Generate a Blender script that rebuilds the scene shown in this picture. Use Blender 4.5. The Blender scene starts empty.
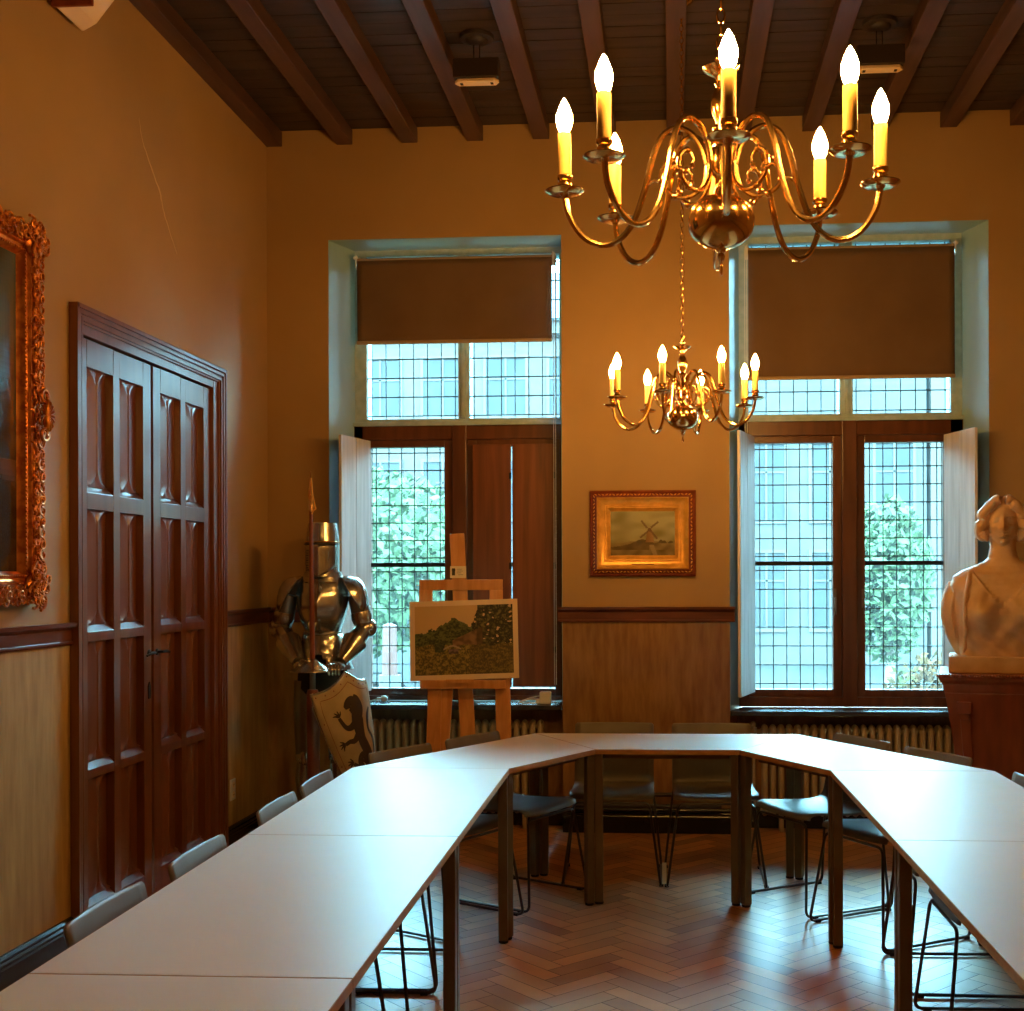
import bpy, bmesh, math, random
from math import sin, cos, pi, radians, sqrt, atan2
from mathutils import Vector, Matrix, noise

SC = bpy.context.scene
COL = SC.collection
rnd = random.Random(7)

# ------------------------------------------------------------------ camera
cam_data = bpy.data.cameras.new('camera')
cam = bpy.data.objects.new('camera', cam_data); COL.objects.link(cam)
cam_data.sensor_fit = 'HORIZONTAL'; cam_data.sensor_width = 36
cam_data.lens = 1218.75 * 36 / 1024
cam_data.shift_x = (512 - 584.1) / 1024
cam_data.shift_y = (576.6 - 505.5) / 1024
cam_data.clip_start = 0.05; cam_data.clip_end = 400
cam.matrix_world = Matrix.Translation((0, 0, 1.5608)) @ Matrix.Rotation(0.0711, 4, 'Z') @ Matrix.Rotation(pi/2, 4, 'X') @ Matrix.Rotation(-0.0032, 4, 'Z')
SC.camera = cam

# ------------------------------------------------------------------ view
SC.view_settings.view_transform = 'Standard'
SC.view_settings.look = 'None'
SC.view_settings.gamma = 1
SC.view_settings.use_curve_mapping = False
SC.view_settings.exposure = 0.32
try:
    SC.cycles.max_bounces = 10
    SC.cycles.diffuse_bounces = 5
    SC.cycles.glossy_bounces = 5
    SC.cycles.transparent_max_bounces = 12
    SC.cycles.sample_clamp_indirect = 10
    SC.cycles.use_denoising = True
    SC.cycles.caustics_reflective = False
    SC.cycles.caustics_refractive = False
except Exception:
    pass

# ------------------------------------------------------------------ sky
SKY = 58.0
w = bpy.data.worlds.new('overcast_sky'); SC.world = w; w.use_nodes = True
nt = w.node_tree; nt.nodes.clear()
wo = nt.nodes.new('ShaderNodeOutputWorld'); bg = nt.nodes.new('ShaderNodeBackground')
tc = nt.nodes.new('ShaderNodeTexCoord'); sp = nt.nodes.new('ShaderNodeSeparateXYZ'); cr = nt.nodes.new('ShaderNodeValToRGB')
nt.links.new(tc.outputs['Generated'], sp.inputs[0]); nt.links.new(sp.outputs['Z'], cr.inputs['Fac'])
cr.color_ramp.elements[0].position = 0.16; cr.color_ramp.elements[0].color = (0.15, 0.29, 0.33, 1)
cr.color_ramp.elements[1].position = 0.42; cr.color_ramp.elements[1].color = (0.40, 0.82, 1.0, 1)
nt.links.new(cr.outputs[0], bg.inputs['Color']); bg.inputs['Strength'].default_value = SKY
nt.links.new(bg.outputs[0], wo.inputs['Surface'])
# weak sun over the roof, lights the street facades only
sd = bpy.data.lights.new('sun', 'SUN'); sd.energy = 1.5; sd.angle = radians(6); sd.color = (0.92, 0.98, 1.0)
so = bpy.data.objects.new('sun', sd); COL.objects.link(so); so.rotation_euler = (radians(50), 0, radians(-20))

BULB_STRENGTH = 340.0
BULB_COLOR = (1.0, 0.47, 0.10)

# ------------------------------------------------------------------ materials
def hexc(r, g, b):   # sRGB 0-255 -> linear
    f = lambda c: (c/255/12.92) if c/255 <= 0.04045 else ((c/255+0.055)/1.055)**2.4
    return (f(r), f(g), f(b), 1)

def mat(name, c, rough=0.5, metal=0.0, c2=None, scale=(8, 8, 8), detail=4, lo=0.35, hi=0.65, bump=0.0, bscale=None,
        bdist=0.01, spec=0.5, coat=0.0, coat_rough=0.1, rvar=0.0, distortion=0.0, attr=None):
    m = bpy.data.materials.new(name); m.use_nodes = True
    nt = m.node_tree; N = nt.nodes; Lk = nt.links
    b = N['Principled BSDF']
    c = tuple(c) + (1,) if len(c) == 3 else c
    b.inputs['Base Color'].default_value = c
    b.inputs['Roughness'].default_value = rough; b.inputs['Metallic'].default_value = metal
    b.inputs['Specular IOR Level'].default_value = spec
    b.inputs['Coat Weight'].default_value = coat; b.inputs['Coat Roughness'].default_value = coat_rough
    tc = N.new('ShaderNodeTexCoord'); mp = N.new('ShaderNodeMapping'); mp.inputs['Scale'].default_value = scale
    Lk.new(tc.outputs['Object'], mp.inputs[0])
    nz = N.new('ShaderNodeTexNoise'); nz.inputs['Scale'].default_value = 1; nz.inputs['Detail'].default_value = detail
    nz.inputs['Distortion'].default_value = distortion
    Lk.new(mp.outputs[0], nz.inputs['Vector'])
    if c2 is not None:
        c2 = tuple(c2) + (1,) if len(c2) == 3 else c2
        rp = N.new('ShaderNodeValToRGB')
        rp.color_ramp.elements[0].position = lo; rp.color_ramp.elements[0].color = c
        rp.color_ramp.elements[1].position = hi; rp.color_ramp.elements[1].color = c2
        Lk.new(nz.outputs['Fac'], rp.inputs['Fac'])
        src = rp.outputs['Color']
        if attr:
            at = N.new('ShaderNodeAttribute'); at.attribute_name = attr
            mx = N.new('ShaderNodeMix'); mx.data_type = 'RGBA'; mx.blend_type = 'MULTIPLY'; mx.inputs[0].default_value = 1
            Lk.new(src, mx.inputs[6]); Lk.new(at.outputs['Color'], mx.inputs[7]); src = mx.outputs[2]
        Lk.new(src, b.inputs['Base Color'])
    elif attr:
        at = N.new('ShaderNodeAttribute'); at.attribute_name = attr
        Lk.new(at.outputs['Color'], b.inputs['Base Color'])
    if rvar:
        mr = N.new('ShaderNodeMapRange'); mr.inputs['To Min'].default_value = rough - rvar; mr.inputs['To Max'].default_value = rough + rvar
        Lk.new(nz.outputs['Fac'], mr.inputs['Value']); Lk.new(mr.outputs[0], b.inputs['Roughness'])
    if bump:
        bp = N.new('ShaderNodeBump'); bp.inputs['Strength'].default_value = bump; bp.inputs['Distance'].default_value = bdist
        if bscale:
            n2 = N.new('ShaderNodeTexNoise'); n2.inputs['Detail'].default_value = 3; n2.inputs['Scale'].default_value = 1
            m2 = N.new('ShaderNodeMapping'); m2.inputs['Scale'].default_value = bscale
            Lk.new(tc.outputs['Object'], m2.inputs[0]); Lk.new(m2.outputs[0], n2.inputs['Vector']); Lk.new(n2.outputs['Fac'], bp.inputs['Height'])
        else:
            Lk.new(nz.outputs['Fac'], bp.inputs['Height'])
        Lk.new(bp.outputs[0], b.inputs['Normal'])
    return m

def emit_mat(name, c, s):
    m = bpy.data.materials.new(name); m.use_nodes = True
    b = m.node_tree.nodes['Principled BSDF']
    b.inputs['Base Color'].default_value = (1, 0.9, 0.7, 1)
    b.inputs['Emission Color'].default_value = tuple(c) + (1,); b.inputs['Emission Strength'].default_value = s
    return m

M = {}
M['plaster'] = mat('painted_plaster', (0.37, 0.222, 0.088), 0.58, c2=(0.42, 0.258, 0.107), scale=(1.3, 1.3, 1.3), detail=6, bump=0.15, bscale=(60, 60, 60), bdist=0.002, spec=0.35)
M['wallcover'] = mat('woven_wall_covering', (0.38, 0.225, 0.070), 0.5, c2=(0.54, 0.345, 0.125), scale=(25, 25, 4), detail=8, lo=0.3, hi=0.72, bump=0.3, bscale=(120, 120, 12), bdist=0.002)
M['pierwood'] = mat('brown_wall_panel', (0.20, 0.09, 0.028), 0.38, c2=(0.34, 0.18, 0.06), scale=(28, 6, 5), detail=8, lo=0.3, hi=0.7, bump=0.15, bdist=0.002)
M['reveal'] = mat('reveal_paint_daylight_blue', (0.28, 0.46, 0.54), 0.42, c2=(0.32, 0.50, 0.58), scale=(4, 4, 2), bump=0.15, bscale=(50, 50, 50), bdist=0.002)  # blue cast of the window daylight is put into the paint colour
M['stone'] = mat('window_stone_daylight_blue', (0.34, 0.47, 0.50), 0.6, c2=(0.44, 0.57, 0.60), scale=(20, 20, 20))  # stone colour carries the cyan daylight tint as well
M['darkwood'] = mat('dark_stained_wood', (0.075, 0.022, 0.009), 0.33, c2=(0.13, 0.042, 0.017), scale=(18, 18, 2.0), detail=6, bump=0.1, bdist=0.002, coat=0.25, coat_rough=0.25)
M['doorwood'] = mat('mahogany_door_wood', (0.13, 0.035, 0.011), 0.36, c2=(0.21, 0.066, 0.022), scale=(14, 14, 1.6), detail=7, lo=0.3, hi=0.7, bump=0.12, bdist=0.002, coat=0.9, coat_rough=0.20)
M['shutterwood'] = mat('brown_shutter_wood', (0.12, 0.032, 0.010), 0.4, c2=(0.21, 0.062, 0.020), scale=(22, 10, 1.2), detail=7, distortion=0.6, coat=0.2, coat_rough=0.3)
M['shutterpaint'] = mat('limed_shutter_paint', (0.58, 0.55, 0.53), 0.6, c2=(0.74, 0.71, 0.69), scale=(30, 30, 2.5), detail=6)
M['slate'] = mat('dark_slate', (0.03, 0.035, 0.045), 0.25, c2=(0.05, 0.055, 0.07), scale=(12, 12, 12))
M['lead'] = mat('lead_came', (0.03, 0.035, 0.04), 0.5, metal=0.3)
M['iron'] = mat('black_iron', (0.012, 0.011, 0.010), 0.4, metal=0.6)
M['ceilwood'] = mat('dark_ceiling_board', (0.028, 0.016, 0.011), 0.55, c2=(0.055, 0.032, 0.022), scale=(2, 16, 16), detail=6)
M['beamwood'] = mat('ceiling_beam_wood', (0.060, 0.028, 0.018), 0.5, c2=(0.105, 0.05, 0.034), scale=(16, 1.5, 16), detail=6)
M['base'] = mat('black_baseboard_paint', (0.010, 0.009, 0.009), 0.22, c2=(0.016, 0.014, 0.013), scale=(4, 4, 4))
M['railwood'] = mat('chair_rail_wood', (0.09, 0.022, 0.010), 0.3, c2=(0.15, 0.042, 0.018), scale=(3, 3, 25), detail=5, coat=0.4, coat_rough=0.2)
M['parquet'] = mat('herringbone_parquet', (0.50, 0.205, 0.060), 0.38, c2=(0.64, 0.29, 0.095), scale=(6, 6, 6), detail=3, lo=0.2, hi=0.8, bump=0.05, bdist=0.002, rvar=0.04, attr='tone', coat=0.10, coat_rough=0.20)
M['gap'] = mat('dark_joint', (0.035, 0.014, 0.006), 0.7)
M['laminate'] = mat('white_table_laminate', (0.75, 0.69, 0.62), 0.38, c2=(0.78, 0.72, 0.65), scale=(2, 2, 2), spec=0.4)
M['edge'] = mat('plywood_table_edge', (0.42, 0.20, 0.06), 0.5, c2=(0.52, 0.27, 0.09), scale=(20, 20, 60))
M['legsteel'] = mat('bronze_grey_steel', (0.17, 0.125, 0.09), 0.36, metal=0.55, c2=(0.20, 0.15, 0.105), scale=(6, 6, 6))
M['chairshell'] = mat('taupe_chair_shell', (0.15, 0.128, 0.10), 0.42, c2=(0.175, 0.15, 0.118), scale=(10, 10, 10))
M['chairrod'] = mat('dark_chromed_rod', (0.09, 0.08, 0.07), 0.28, metal=0.9)
M['rubber'] = mat('black_rubber', (0.010, 0.010, 0.010), 0.6)
M['brass'] = mat('polished_brass', (0.86, 0.55, 0.20), 0.16, metal=1.0, c2=(0.80, 0.48, 0.16), scale=(20, 20, 20))
M['sleeve'] = mat('ivory_candle_sleeve', (0.86, 0.62, 0.22), 0.5)
M['sleeve'].node_tree.nodes['Principled BSDF'].inputs['Subsurface Weight'].default_value = 0.4
M['sleeve'].node_tree.nodes['Principled BSDF'].inputs['Subsurface Radius'].default_value = (0.03, 0.02, 0.01)
M['bulb'] = emit_mat('glowing_flame_bulb', BULB_COLOR, BULB_STRENGTH)
M['steel'] = mat('worn_polished_steel', (0.58, 0.55, 0.49), 0.24, metal=1.0, c2=(0.40, 0.37, 0.32), scale=(9, 9, 9), rvar=0.08)
M['steeldark'] = mat('dull_dark_steel', (0.26, 0.24, 0.21), 0.33, metal=1.0)
M['darkcloth'] = mat('black_padding', (0.012, 0.010, 0.008), 0.8)
M['lance'] = mat('red_lance_wood', (0.17, 0.035, 0.014), 0.4, c2=(0.24, 0.06, 0.022), scale=(30, 30, 3))
M['shield'] = mat('tan_shield_face', (0.60, 0.47, 0.26), 0.42, metal=0.2, c2=(0.42, 0.33, 0.19), scale=(6, 6, 6), detail=6)
M['emblem'] = mat('dark_emblem_paint', (0.045, 0.028, 0.018), 0.5)
M['gold'] = mat('red_gilt', (0.80, 0.30, 0.06), 0.33, metal=0.8, c2=(0.55, 0.15, 0.03), scale=(25, 25, 25), lo=0.4, hi=0.6)
M['goldleaf'] = mat('bright_gilt', (0.95, 0.52, 0.11), 0.34, metal=0.45, c2=(0.75, 0.38, 0.07), scale=(18, 18, 18))
M['redframe'] = mat('dark_red_frame_wood', (0.17, 0.03, 0.012), 0.35, c2=(0.25, 0.055, 0.02), scale=(20, 20, 20))
M['easel'] = mat('orange_pine', (0.50, 0.20, 0.055), 0.45, c2=(0.66, 0.31, 0.10), scale=(26, 26, 2.2), detail=6, distortion=0.4)
M['mount'] = mat('cream_mount_board', (0.72, 0.55, 0.36), 0.6)
M['picture'] = mat('print_colours', (1, 1, 1), 0.55, attr='tone')
M['oil'] = mat('varnished_oil_paint', (1, 1, 1), 0.22, attr='tone', bump=0.12, bscale=(60, 60, 60), bdist=0.004, spec=0.5)
M['terracotta'] = mat('tan_plaster_bust', (0.52, 0.31, 0.15), 0.55, c2=(0.66, 0.43, 0.23), scale=(9, 9, 9), detail=6, bump=0.25, bscale=(70, 70, 70), bdist=0.003)
M['plinth'] = mat('red_mahogany', (0.17, 0.034, 0.013), 0.35, c2=(0.27, 0.062, 0.022), scale=(14, 14, 2.5), detail=6, coat=0.2, coat_rough=0.3)
M['radiator'] = mat('cream_radiator_enamel', (0.40, 0.33, 0.22), 0.4, c2=(0.45, 0.37, 0.25), scale=(10, 10, 10))
M['blind'] = mat('brown_blind_fabric', (0.125, 0.068, 0.030), 0.85, c2=(0.15, 0.085, 0.04), scale=(3, 3, 3), bump=0.1, bscale=(300, 300, 300), bdist=0.001)
M['blindbar'] = mat('tan_blind_bar', (0.36, 0.25, 0.14), 0.5)
M['white'] = mat('white_plastic', (0.72, 0.70, 0.66), 0.4)
M['cream'] = mat('cream_housing', (0.80, 0.60, 0.38), 0.5)
M['whitetrim'] = mat('white_metal_bracket', (0.75, 0.76, 0.74), 0.35)
M['lampbox'] = mat('dark_lamp_box', (0.030, 0.018, 0.012), 0.5)
M['crack'] = mat('pale_crack_filler', (0.62, 0.43, 0.22), 0.7)
M['card'] = mat('white_card', (0.75, 0.66, 0.48), 0.6)
M['ink'] = mat('black_ink', (0.03, 0.025, 0.02), 0.7)

def glass_mat(name, tint, haze):
    m = bpy.data.materials.new(name); m.use_nodes = True
    nt = m.node_tree; N = nt.nodes; Lk = nt.links; N.clear()
    o = N.new('ShaderNodeOutputMaterial'); tr = N.new('ShaderNodeBsdfTransparent'); tr.inputs[0].default_value = tint
    tl = N.new('ShaderNodeBsdfTranslucent'); tl.inputs[0].default_value = (0.86, 0.95, 0.98, 1)
    gl = N.new('ShaderNodeBsdfGlossy'); gl.inputs['Roughness'].default_value = 0.05
    n = N.new('ShaderNodeTexNoise'); n.inputs['Scale'].default_value = 14; n.inputs['Detail'].default_value = 3
    tc = N.new('ShaderNodeTexCoord'); mp = N.new('ShaderNodeMapping'); mp.inputs['Scale'].default_value = (1, 1, 0.5)
    Lk.new(tc.outputs['Object'], mp.inputs[0]); Lk.new(mp.outputs[0], n.inputs['Vector'])
    r = N.new('ShaderNodeMapRange'); r.inputs['From Min'].default_value = 0.35; r.inputs['From Max'].default_value = 0.65
    r.inputs['To Min'].default_value = haze * 0.55; r.inputs['To Max'].default_value = haze * 1.45
    Lk.new(n.outputs['Fac'], r.inputs['Value'])
    m1 = N.new('ShaderNodeMixShader'); Lk.new(r.outputs[0], m1.inputs[0]); Lk.new(tr.outputs[0], m1.inputs[1]); Lk.new(tl.outputs[0], m1.inputs[2])
    fr = N.new('ShaderNodeFresnel'); fr.inputs[0].default_value = 1.45
    bp = N.new('ShaderNodeBump'); bp.inputs['Strength'].default_value = 0.2; Lk.new(n.outputs['Fac'], bp.inputs['Height']); Lk.new(bp.outputs[0], gl.inputs['Normal'])
    m2 = N.new('ShaderNodeMixShader'); Lk.new(fr.outputs[0], m2.inputs[0]); Lk.new(m1.outputs[0], m2.inputs[1]); Lk.new(gl.outputs[0], m2.inputs[2])
    Lk.new(m2.outputs[0], o.inputs[0]); return m
M['glass'] = glass_mat('old_leaded_glass', (0.88, 0.97, 0.99, 1), 0.008)

# ------------------------------------------------------------------ mesh helpers
class MB:
    def __init__(s): s.v = []; s.f = []; s.mi = []; s.cur = 0
    def face(s, idx): s.f.append(tuple(idx)); s.mi.append(s.cur)
    def add(s, vs, fs, mtx=None):
        o = len(s.v)
        for p in vs:
            p = Vector(p)
            s.v.append(tuple(mtx @ p) if mtx is not None else tuple(p))
        for f in fs: s.face([i + o for i in f])
        return s
    def box(s, x0, y0, z0, x1, y1, z1, mtx=None):
        vs = [(x0,y0,z0),(x1,y0,z0),(x1,y1,z0),(x0,y1,z0),(x0,y0,z1),(x1,y0,z1),(x1,y1,z1),(x0,y1,z1)]
        return s.add(vs, [(0,3,2,1),(4,5,6,7),(0,1,5,4),(1,2,6,5),(2,3,7,6),(3,0,4,7)], mtx)
    def prism(s, poly, z0, z1, mtx=None):
        n = len(poly)
        vs = [(x,y,z0) for x,y in poly] + [(x,y,z1) for x,y in poly]
        fs = [tuple(range(n))[::-1], tuple(range(n, 2*n))] + [(i,(i+1)%n,(i+1)%n+n,i+n) for i in range(n)]
        return s.add(vs, fs, mtx)
    def plate(s, poly, y0, y1, mtx=None):    # polygon in XZ, thickness along Y
        n = len(poly)
        vs = [(x,y0,z) for x,z in poly] + [(x,y1,z) for x,z in poly]
        fs = [tuple(range(n)), tuple(range(n, 2*n))[::-1]] + [(i,i+n,(i+1)%n+n,(i+1)%n) for i in range(n)]
        return s.add(vs, fs, mtx)
    def lathe(s, prof, seg=24, mtx=None, sx=1, sy=1):
        vs = []; fs = []
        n = len(prof)
        for k in range(seg):
            a = 2*pi*k/seg
            for r, z in prof: vs.append((r*cos(a)*sx, r*sin(a)*sy, z))
        for k in range(seg):
            k2 = (k+1) % seg
            for i in range(n-1): fs.append((k*n+i, k2*n+i, k2*n+i+1, k*n+i+1))
        if prof[0][0] > 1e-4: fs.append(tuple(k*n for k in range(seg))[::-1])
        if prof[-1][0] > 1e-4: fs.append(tuple(k*n+n-1 for k in range(seg)))
        return s.add(vs, fs, mtx)
    def ball(s, c, r, seg=14, mtx=None):
        if not hasattr(r, '__len__'): r = (r, r, r)
        pr = [(sin(pi*i/(seg//2+2)), -cos(pi*i/(seg//2+2))) for i in range(seg//2+3)]
        T = Matrix.Translation(c) @ Matrix.Diagonal((r[0], r[1], r[2], 1))
        if mtx is not None: T = mtx @ T
        return s.lathe(pr, seg, T)
    def tube(s, pts, r, seg=8, closed=False, mtx=None):
        pts = [Vector(p) for p in pts]; n = len(pts)
        rr = r if hasattr(r, '__len__') else [r]*n
        up = None; vs = []; fs = []
        for i, p in enumerate(pts):
            if closed: t = pts[(i+1) % n] - pts[i-1]
            else: t = pts[min(i+1, n-1)] - pts[max(i-1, 0)]
            if t.length < 1e-9: t = Vector((0,0,1))
            t.normalize()
            if up is None:
                a = Vector((0,0,1)) if abs(t.z) < 0.9 else Vector((1,0,0))
                up = (a - t*a.dot(t)).normalized()
            else:
                up = up - t*up.dot(t)
                if up.length < 1e-6: up = t.orthogonal()
                up.normalize()
            sd = t.cross(up)
            for k in range(seg):
                a = 2*pi*k/seg
                vs.append(p + (up*cos(a) + sd*sin(a))*rr[i])
        m = n if closed else n-1
        for i in range(m):
            j = (i+1) % n
            for k in range(seg):
                k2 = (k+1) % seg
                fs.append((i*seg+k, i*seg+k2, j*seg+k2, j*seg+k))
        if not closed:
            fs.append(tuple(range(seg))[::-1]); fs.append(tuple((n-1)*seg+k for k in range(seg)))
        return s.add(vs, fs, mtx)
    def bar(s, a, b, w, d=None, up=(0,0,1), mtx=None):   # square bar between two points
        a = Vector(a); b = Vector(b); t = (b-a).normalized(); d = w if d is None else d
        u = Vector(up); u = u - t*u.dot(t)
        if u.length < 1e-5: u = Vector((0,1,0)) - t*t.y
        u.normalize(); sd = t.cross(u)
        vs = []
        for p in (a, b):
            for i, j in ((-1,-1),(1,-1),(1,1),(-1,1)): vs.append(p + sd*(i*w/2) + u*(j*d/2))
        return s.add(vs, [(0,3,2,1),(4,5,6,7),(0,1,5,4),(1,2,6,5),(2,3,7,6),(3,0,4,7)], mtx)
    def surf(s, fn, nu, nv, closeu=False, mtx=None):
        vs = []; fs = []
        for i in range(nu + (0 if closeu else 1)):
            for j in range(nv+1): vs.append(fn(i/nu, j/nv))
        st = nv+1; cnt = nu + (0 if closeu else 1)
        for i in range(nu):
            i2 = (i+1) % cnt
            for j in range(nv): fs.append((i*st+j, i2*st+j, i2*st+j+1, i*st+j+1))
        return s.add(vs, fs, mtx)
    def build(s, name, m, parent=None, smooth=False, bevel=0, loc=None, solid=0, sub=0, autos=None):
        me = bpy.data.meshes.new(name)
        me.from_pydata(s.v, [], s.f)
        for x in (m if isinstance(m, (list, tuple)) else [m]): me.materials.append(x)
        me.polygons.foreach_set('material_index', s.mi)
        bm = bmesh.new(); bm.from_mesh(me)
        bmesh.ops.remove_doubles(bm, verts=bm.verts, dist=1e-6)
        bmesh.ops.recalc_face_normals(bm, faces=bm.faces)
        if smooth:
            for e in bm.edges:
                if len(e.link_faces) == 2 and e.calc_face_angle(0) > radians(autos or 42): e.smooth = False
            for f in bm.faces: f.smooth = True
        bm.to_mesh(me); bm.free(); me.update()
        o = bpy.data.objects.new(name, me); COL.objects.link(o)
        if parent is not None: o.parent = parent
        if loc is not None: o.location = loc
        if solid:
            md = o.modifiers.new('thick', 'SOLIDIFY'); md.thickness = solid; md.offset = 0
        if sub:
            md = o.modifiers.new('sub', 'SUBSURF'); md.levels = sub; md.render_levels = sub
        if bevel:
            md = o.modifiers.new('bevel', 'BEVEL'); md.width = bevel; md.segments = 2; md.limit_method = 'ANGLE'; md.angle_limit = radians(40)
        return o

def empty(name, loc=(0,0,0), rz=0, rot=None):
    o = bpy.data.objects.new(name, None); COL.objects.link(o); o.location = loc
    o.rotation_euler = rot if rot else (0, 0, rz); o.empty_display_size = 0.1
    return o
def tag(o, label=None, cat=None, group=None, kind=None):
    if label: o['label'] = label
    if cat: o['category'] = cat
    if group: o['group'] = group
    if kind: o['kind'] = kind
    return o
def kids(o): return [c for c in list(COL.objects) if c.parent is o]
def copy_tree(o, parent=None):
    c = o.copy(); COL.objects.link(c); c.parent = parent
    for ch in KID[o.name]: copy_tree(ch, c)
    return c
KID = {}
def index_kids():
    KID.clear()
    for o in COL.objects: KID.setdefault(o.name, [])
    for o in COL.objects:
        if o.parent: KID[o.parent.name].append(o)
def fillet(pts, r, n=5, closed=False):
    pts = [Vector(p) for p in pts]; out = []; N_ = len(pts)
    for i, p in enumerate(pts):
        if not closed and i in (0, N_-1): out.append(p); continue
        a = pts[i-1] - p; b = pts[(i+1) % N_] - p
        rr = min(r, a.length*0.45, b.length*0.45)
        p0 = p + a.normalized()*rr; p1 = p + b.normalized()*rr
        for k in range(n+1):
            t = k/n; out.append(p0*(1-t)**2 + p*2*t*(1-t) + p1*t*t)
    return out
def spline(pts, n=6):
    P = [Vector(p) for p in pts]; out = []
    for i in range(len(P)-1):
        p0 = P[max(i-1,0)]; p1 = P[i]; p2 = P[i+1]; p3 = P[min(i+2, len(P)-1)]
        for k in range(n):
            t = k/n
            out.append(0.5*((2*p1) + (p2-p0)*t + (2*p0-5*p1+4*p2-p3)*t*t + (3*p1-p0-3*p2+p3)*t**3))
    out.append(P[-1]); return out
def RX(a): return Matrix.Rotation(a, 4, 'X')
def RY(a): return Matrix.Rotation(a, 4, 'Y')
def RZ(a): return Matrix.Rotation(a, 4, 'Z')
def T(x, y, z): return Matrix.Translation((x, y, z))

def color_attr(o, cols):     # one colour per face
    me = o.data
    at = me.color_attributes.new('tone', 'FLOAT_COLOR', 'CORNER')
    data = []
    for p in me.polygons:
        c = cols[p.index] if not callable(cols) else cols(p)
        for _ in range(p.loop_total): data.extend((c[0], c[1], c[2], 1))
    at.data.foreach_set('color', data)

# ------------------------------------------------------------------ room numbers
XL, XR, YB, YF, ZC = -2.5035, 3.6, 7.432, -2.6, 4.335
YG = 7.74            # plane of the leaded glass
ZR = 1.33            # middle of the chair rail

# ================================================================== SETTING
# floor: herringbone blocks over a dark base
def make_floor():
    mb = MB(); cols = []
    mb.box(XL-0.1, YF-0.1, -0.06, XR+0.1, YB+0.4, -0.0005)
    nb = 6
    Lp, Wp = 0.33, 0.0825       # plank length, width (length = 4 widths)
    g = 0.0015
    ang = radians(45); ca, sa = cos(ang), sin(ang)
    planks = []
    step = Wp
    n = int(20/ Wp)
    # herringbone lattice: horizontal planks at (k*W, k*W + 2L*m), vertical ones beside
    R_ = 9.0
    for i in range(-150, 151):
        for j in range(-22, 23):
            x = i*Wp + j*Lp; y = i*Wp - j*Lp
            planks.append((x, y, x+Lp, y+Wp))
            planks.append((x+Lp, y-Lp+Wp, x+Lp+Wp, y+Wp) if False else (x - Wp, y, x, y+Lp))
    cx_, cy_ = 0.5, 3.0
    for (a, b, c, d) in planks:
        mx, my = (a+c)/2, (b+d)/2
        X = cx_ + mx*ca - my*sa; Y = cy_ + mx*sa + my*ca
        if not (XL-0.1 < X < XR+0.1 and 1.2 < Y < YB+0.3): continue
        vs = []
        for (px, py) in ((a+g,b+g),(c-g,b+g),(c-g,d-g),(a+g,d-g)):
            vs.append((cx_+px*ca-py*sa, cy_+px*sa+py*ca, 0.0))
        mb.cur = 1; mb.add(vs, [(0,1,2,3)])
        t = rnd.uniform(0.62, 1.08); wv = rnd.uniform(-0.06, 0.06)
        if rnd.random() < 0.12: t *= 0.75
        cols.append((t, t*(1-wv*0.6), t*(1-wv)))
    mb.cur = 1
    mb.add([(XL-0.1,YF-0.1,0),(XR+0.1,YF-0.1,0),(XR+0.1,1.2,0),(XL-0.1,1.2,0)], [(0,1,2,3)]); cols.append((0.85,0.85,0.85))
    me = bpy.data.meshes.new('floor'); me.from_pydata(mb.v, [], mb.f); me.materials.append(M['gap']); me.materials.append(M['parquet'])
    me.polygons.foreach_set('material_index', mb.mi)
    o = bpy.data.objects.new('floor', me); COL.objects.link(o); tag(o, kind='structure')
    color_attr(o, [(1,1,1)]*nb + cols)
make_floor()

# walls -------------------------------------------------------------
def wall_obj(name, mb, mats): return tag(mb.build(name, mats), kind='structure')
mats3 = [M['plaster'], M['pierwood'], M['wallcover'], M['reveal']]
W1 = dict(o0=-2.116, o1=-0.663, i0=-2.0, i1=-0.640, top=3.655, sill=0.775)
W2 = dict(o0=0.355, o1=1.900, i0=0.440, i1=1.785, top=3.685, sill=0.745)
YO = 7.80
mb = MB()
def pier(poly, lo):
    mb.cur = lo; mb.prism(poly, 0, ZR); mb.cur = 0; mb.prism(poly, ZR, ZC+0.15)
pier([(XL-0.2, YB), (W1['o0'], YB), (W1['i0'], YO-0.06), (W1['i0'], YO+0.15), (XL-0.2, YO+0.15)], 2)
pier([(W1['o1'], YB), (W2['o0'], YB), (W2['i0'], YO-0.06), (W2['i0'], YO+0.15), (W1['i1'], YO+0.15), (W1['i1'], YO-0.06)], 1)
pier([(W2['o1'], YB), (XR+0.2, YB), (XR+0.2, YO+0.15), (W2['i1'], YO+0.15), (W2['i1'], YO-0.06)], 2)
for W in (W1, W2):
    mb.cur = 0; mb.box(W['o0'], YB, W['top'], W['o1'], YO+0.15, ZC+0.15)
    mb.cur = 1; mb.box(W['o0'], YB+0.20, 0, W['o1'], YO+0.15, W['sill']-0.03)
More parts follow.
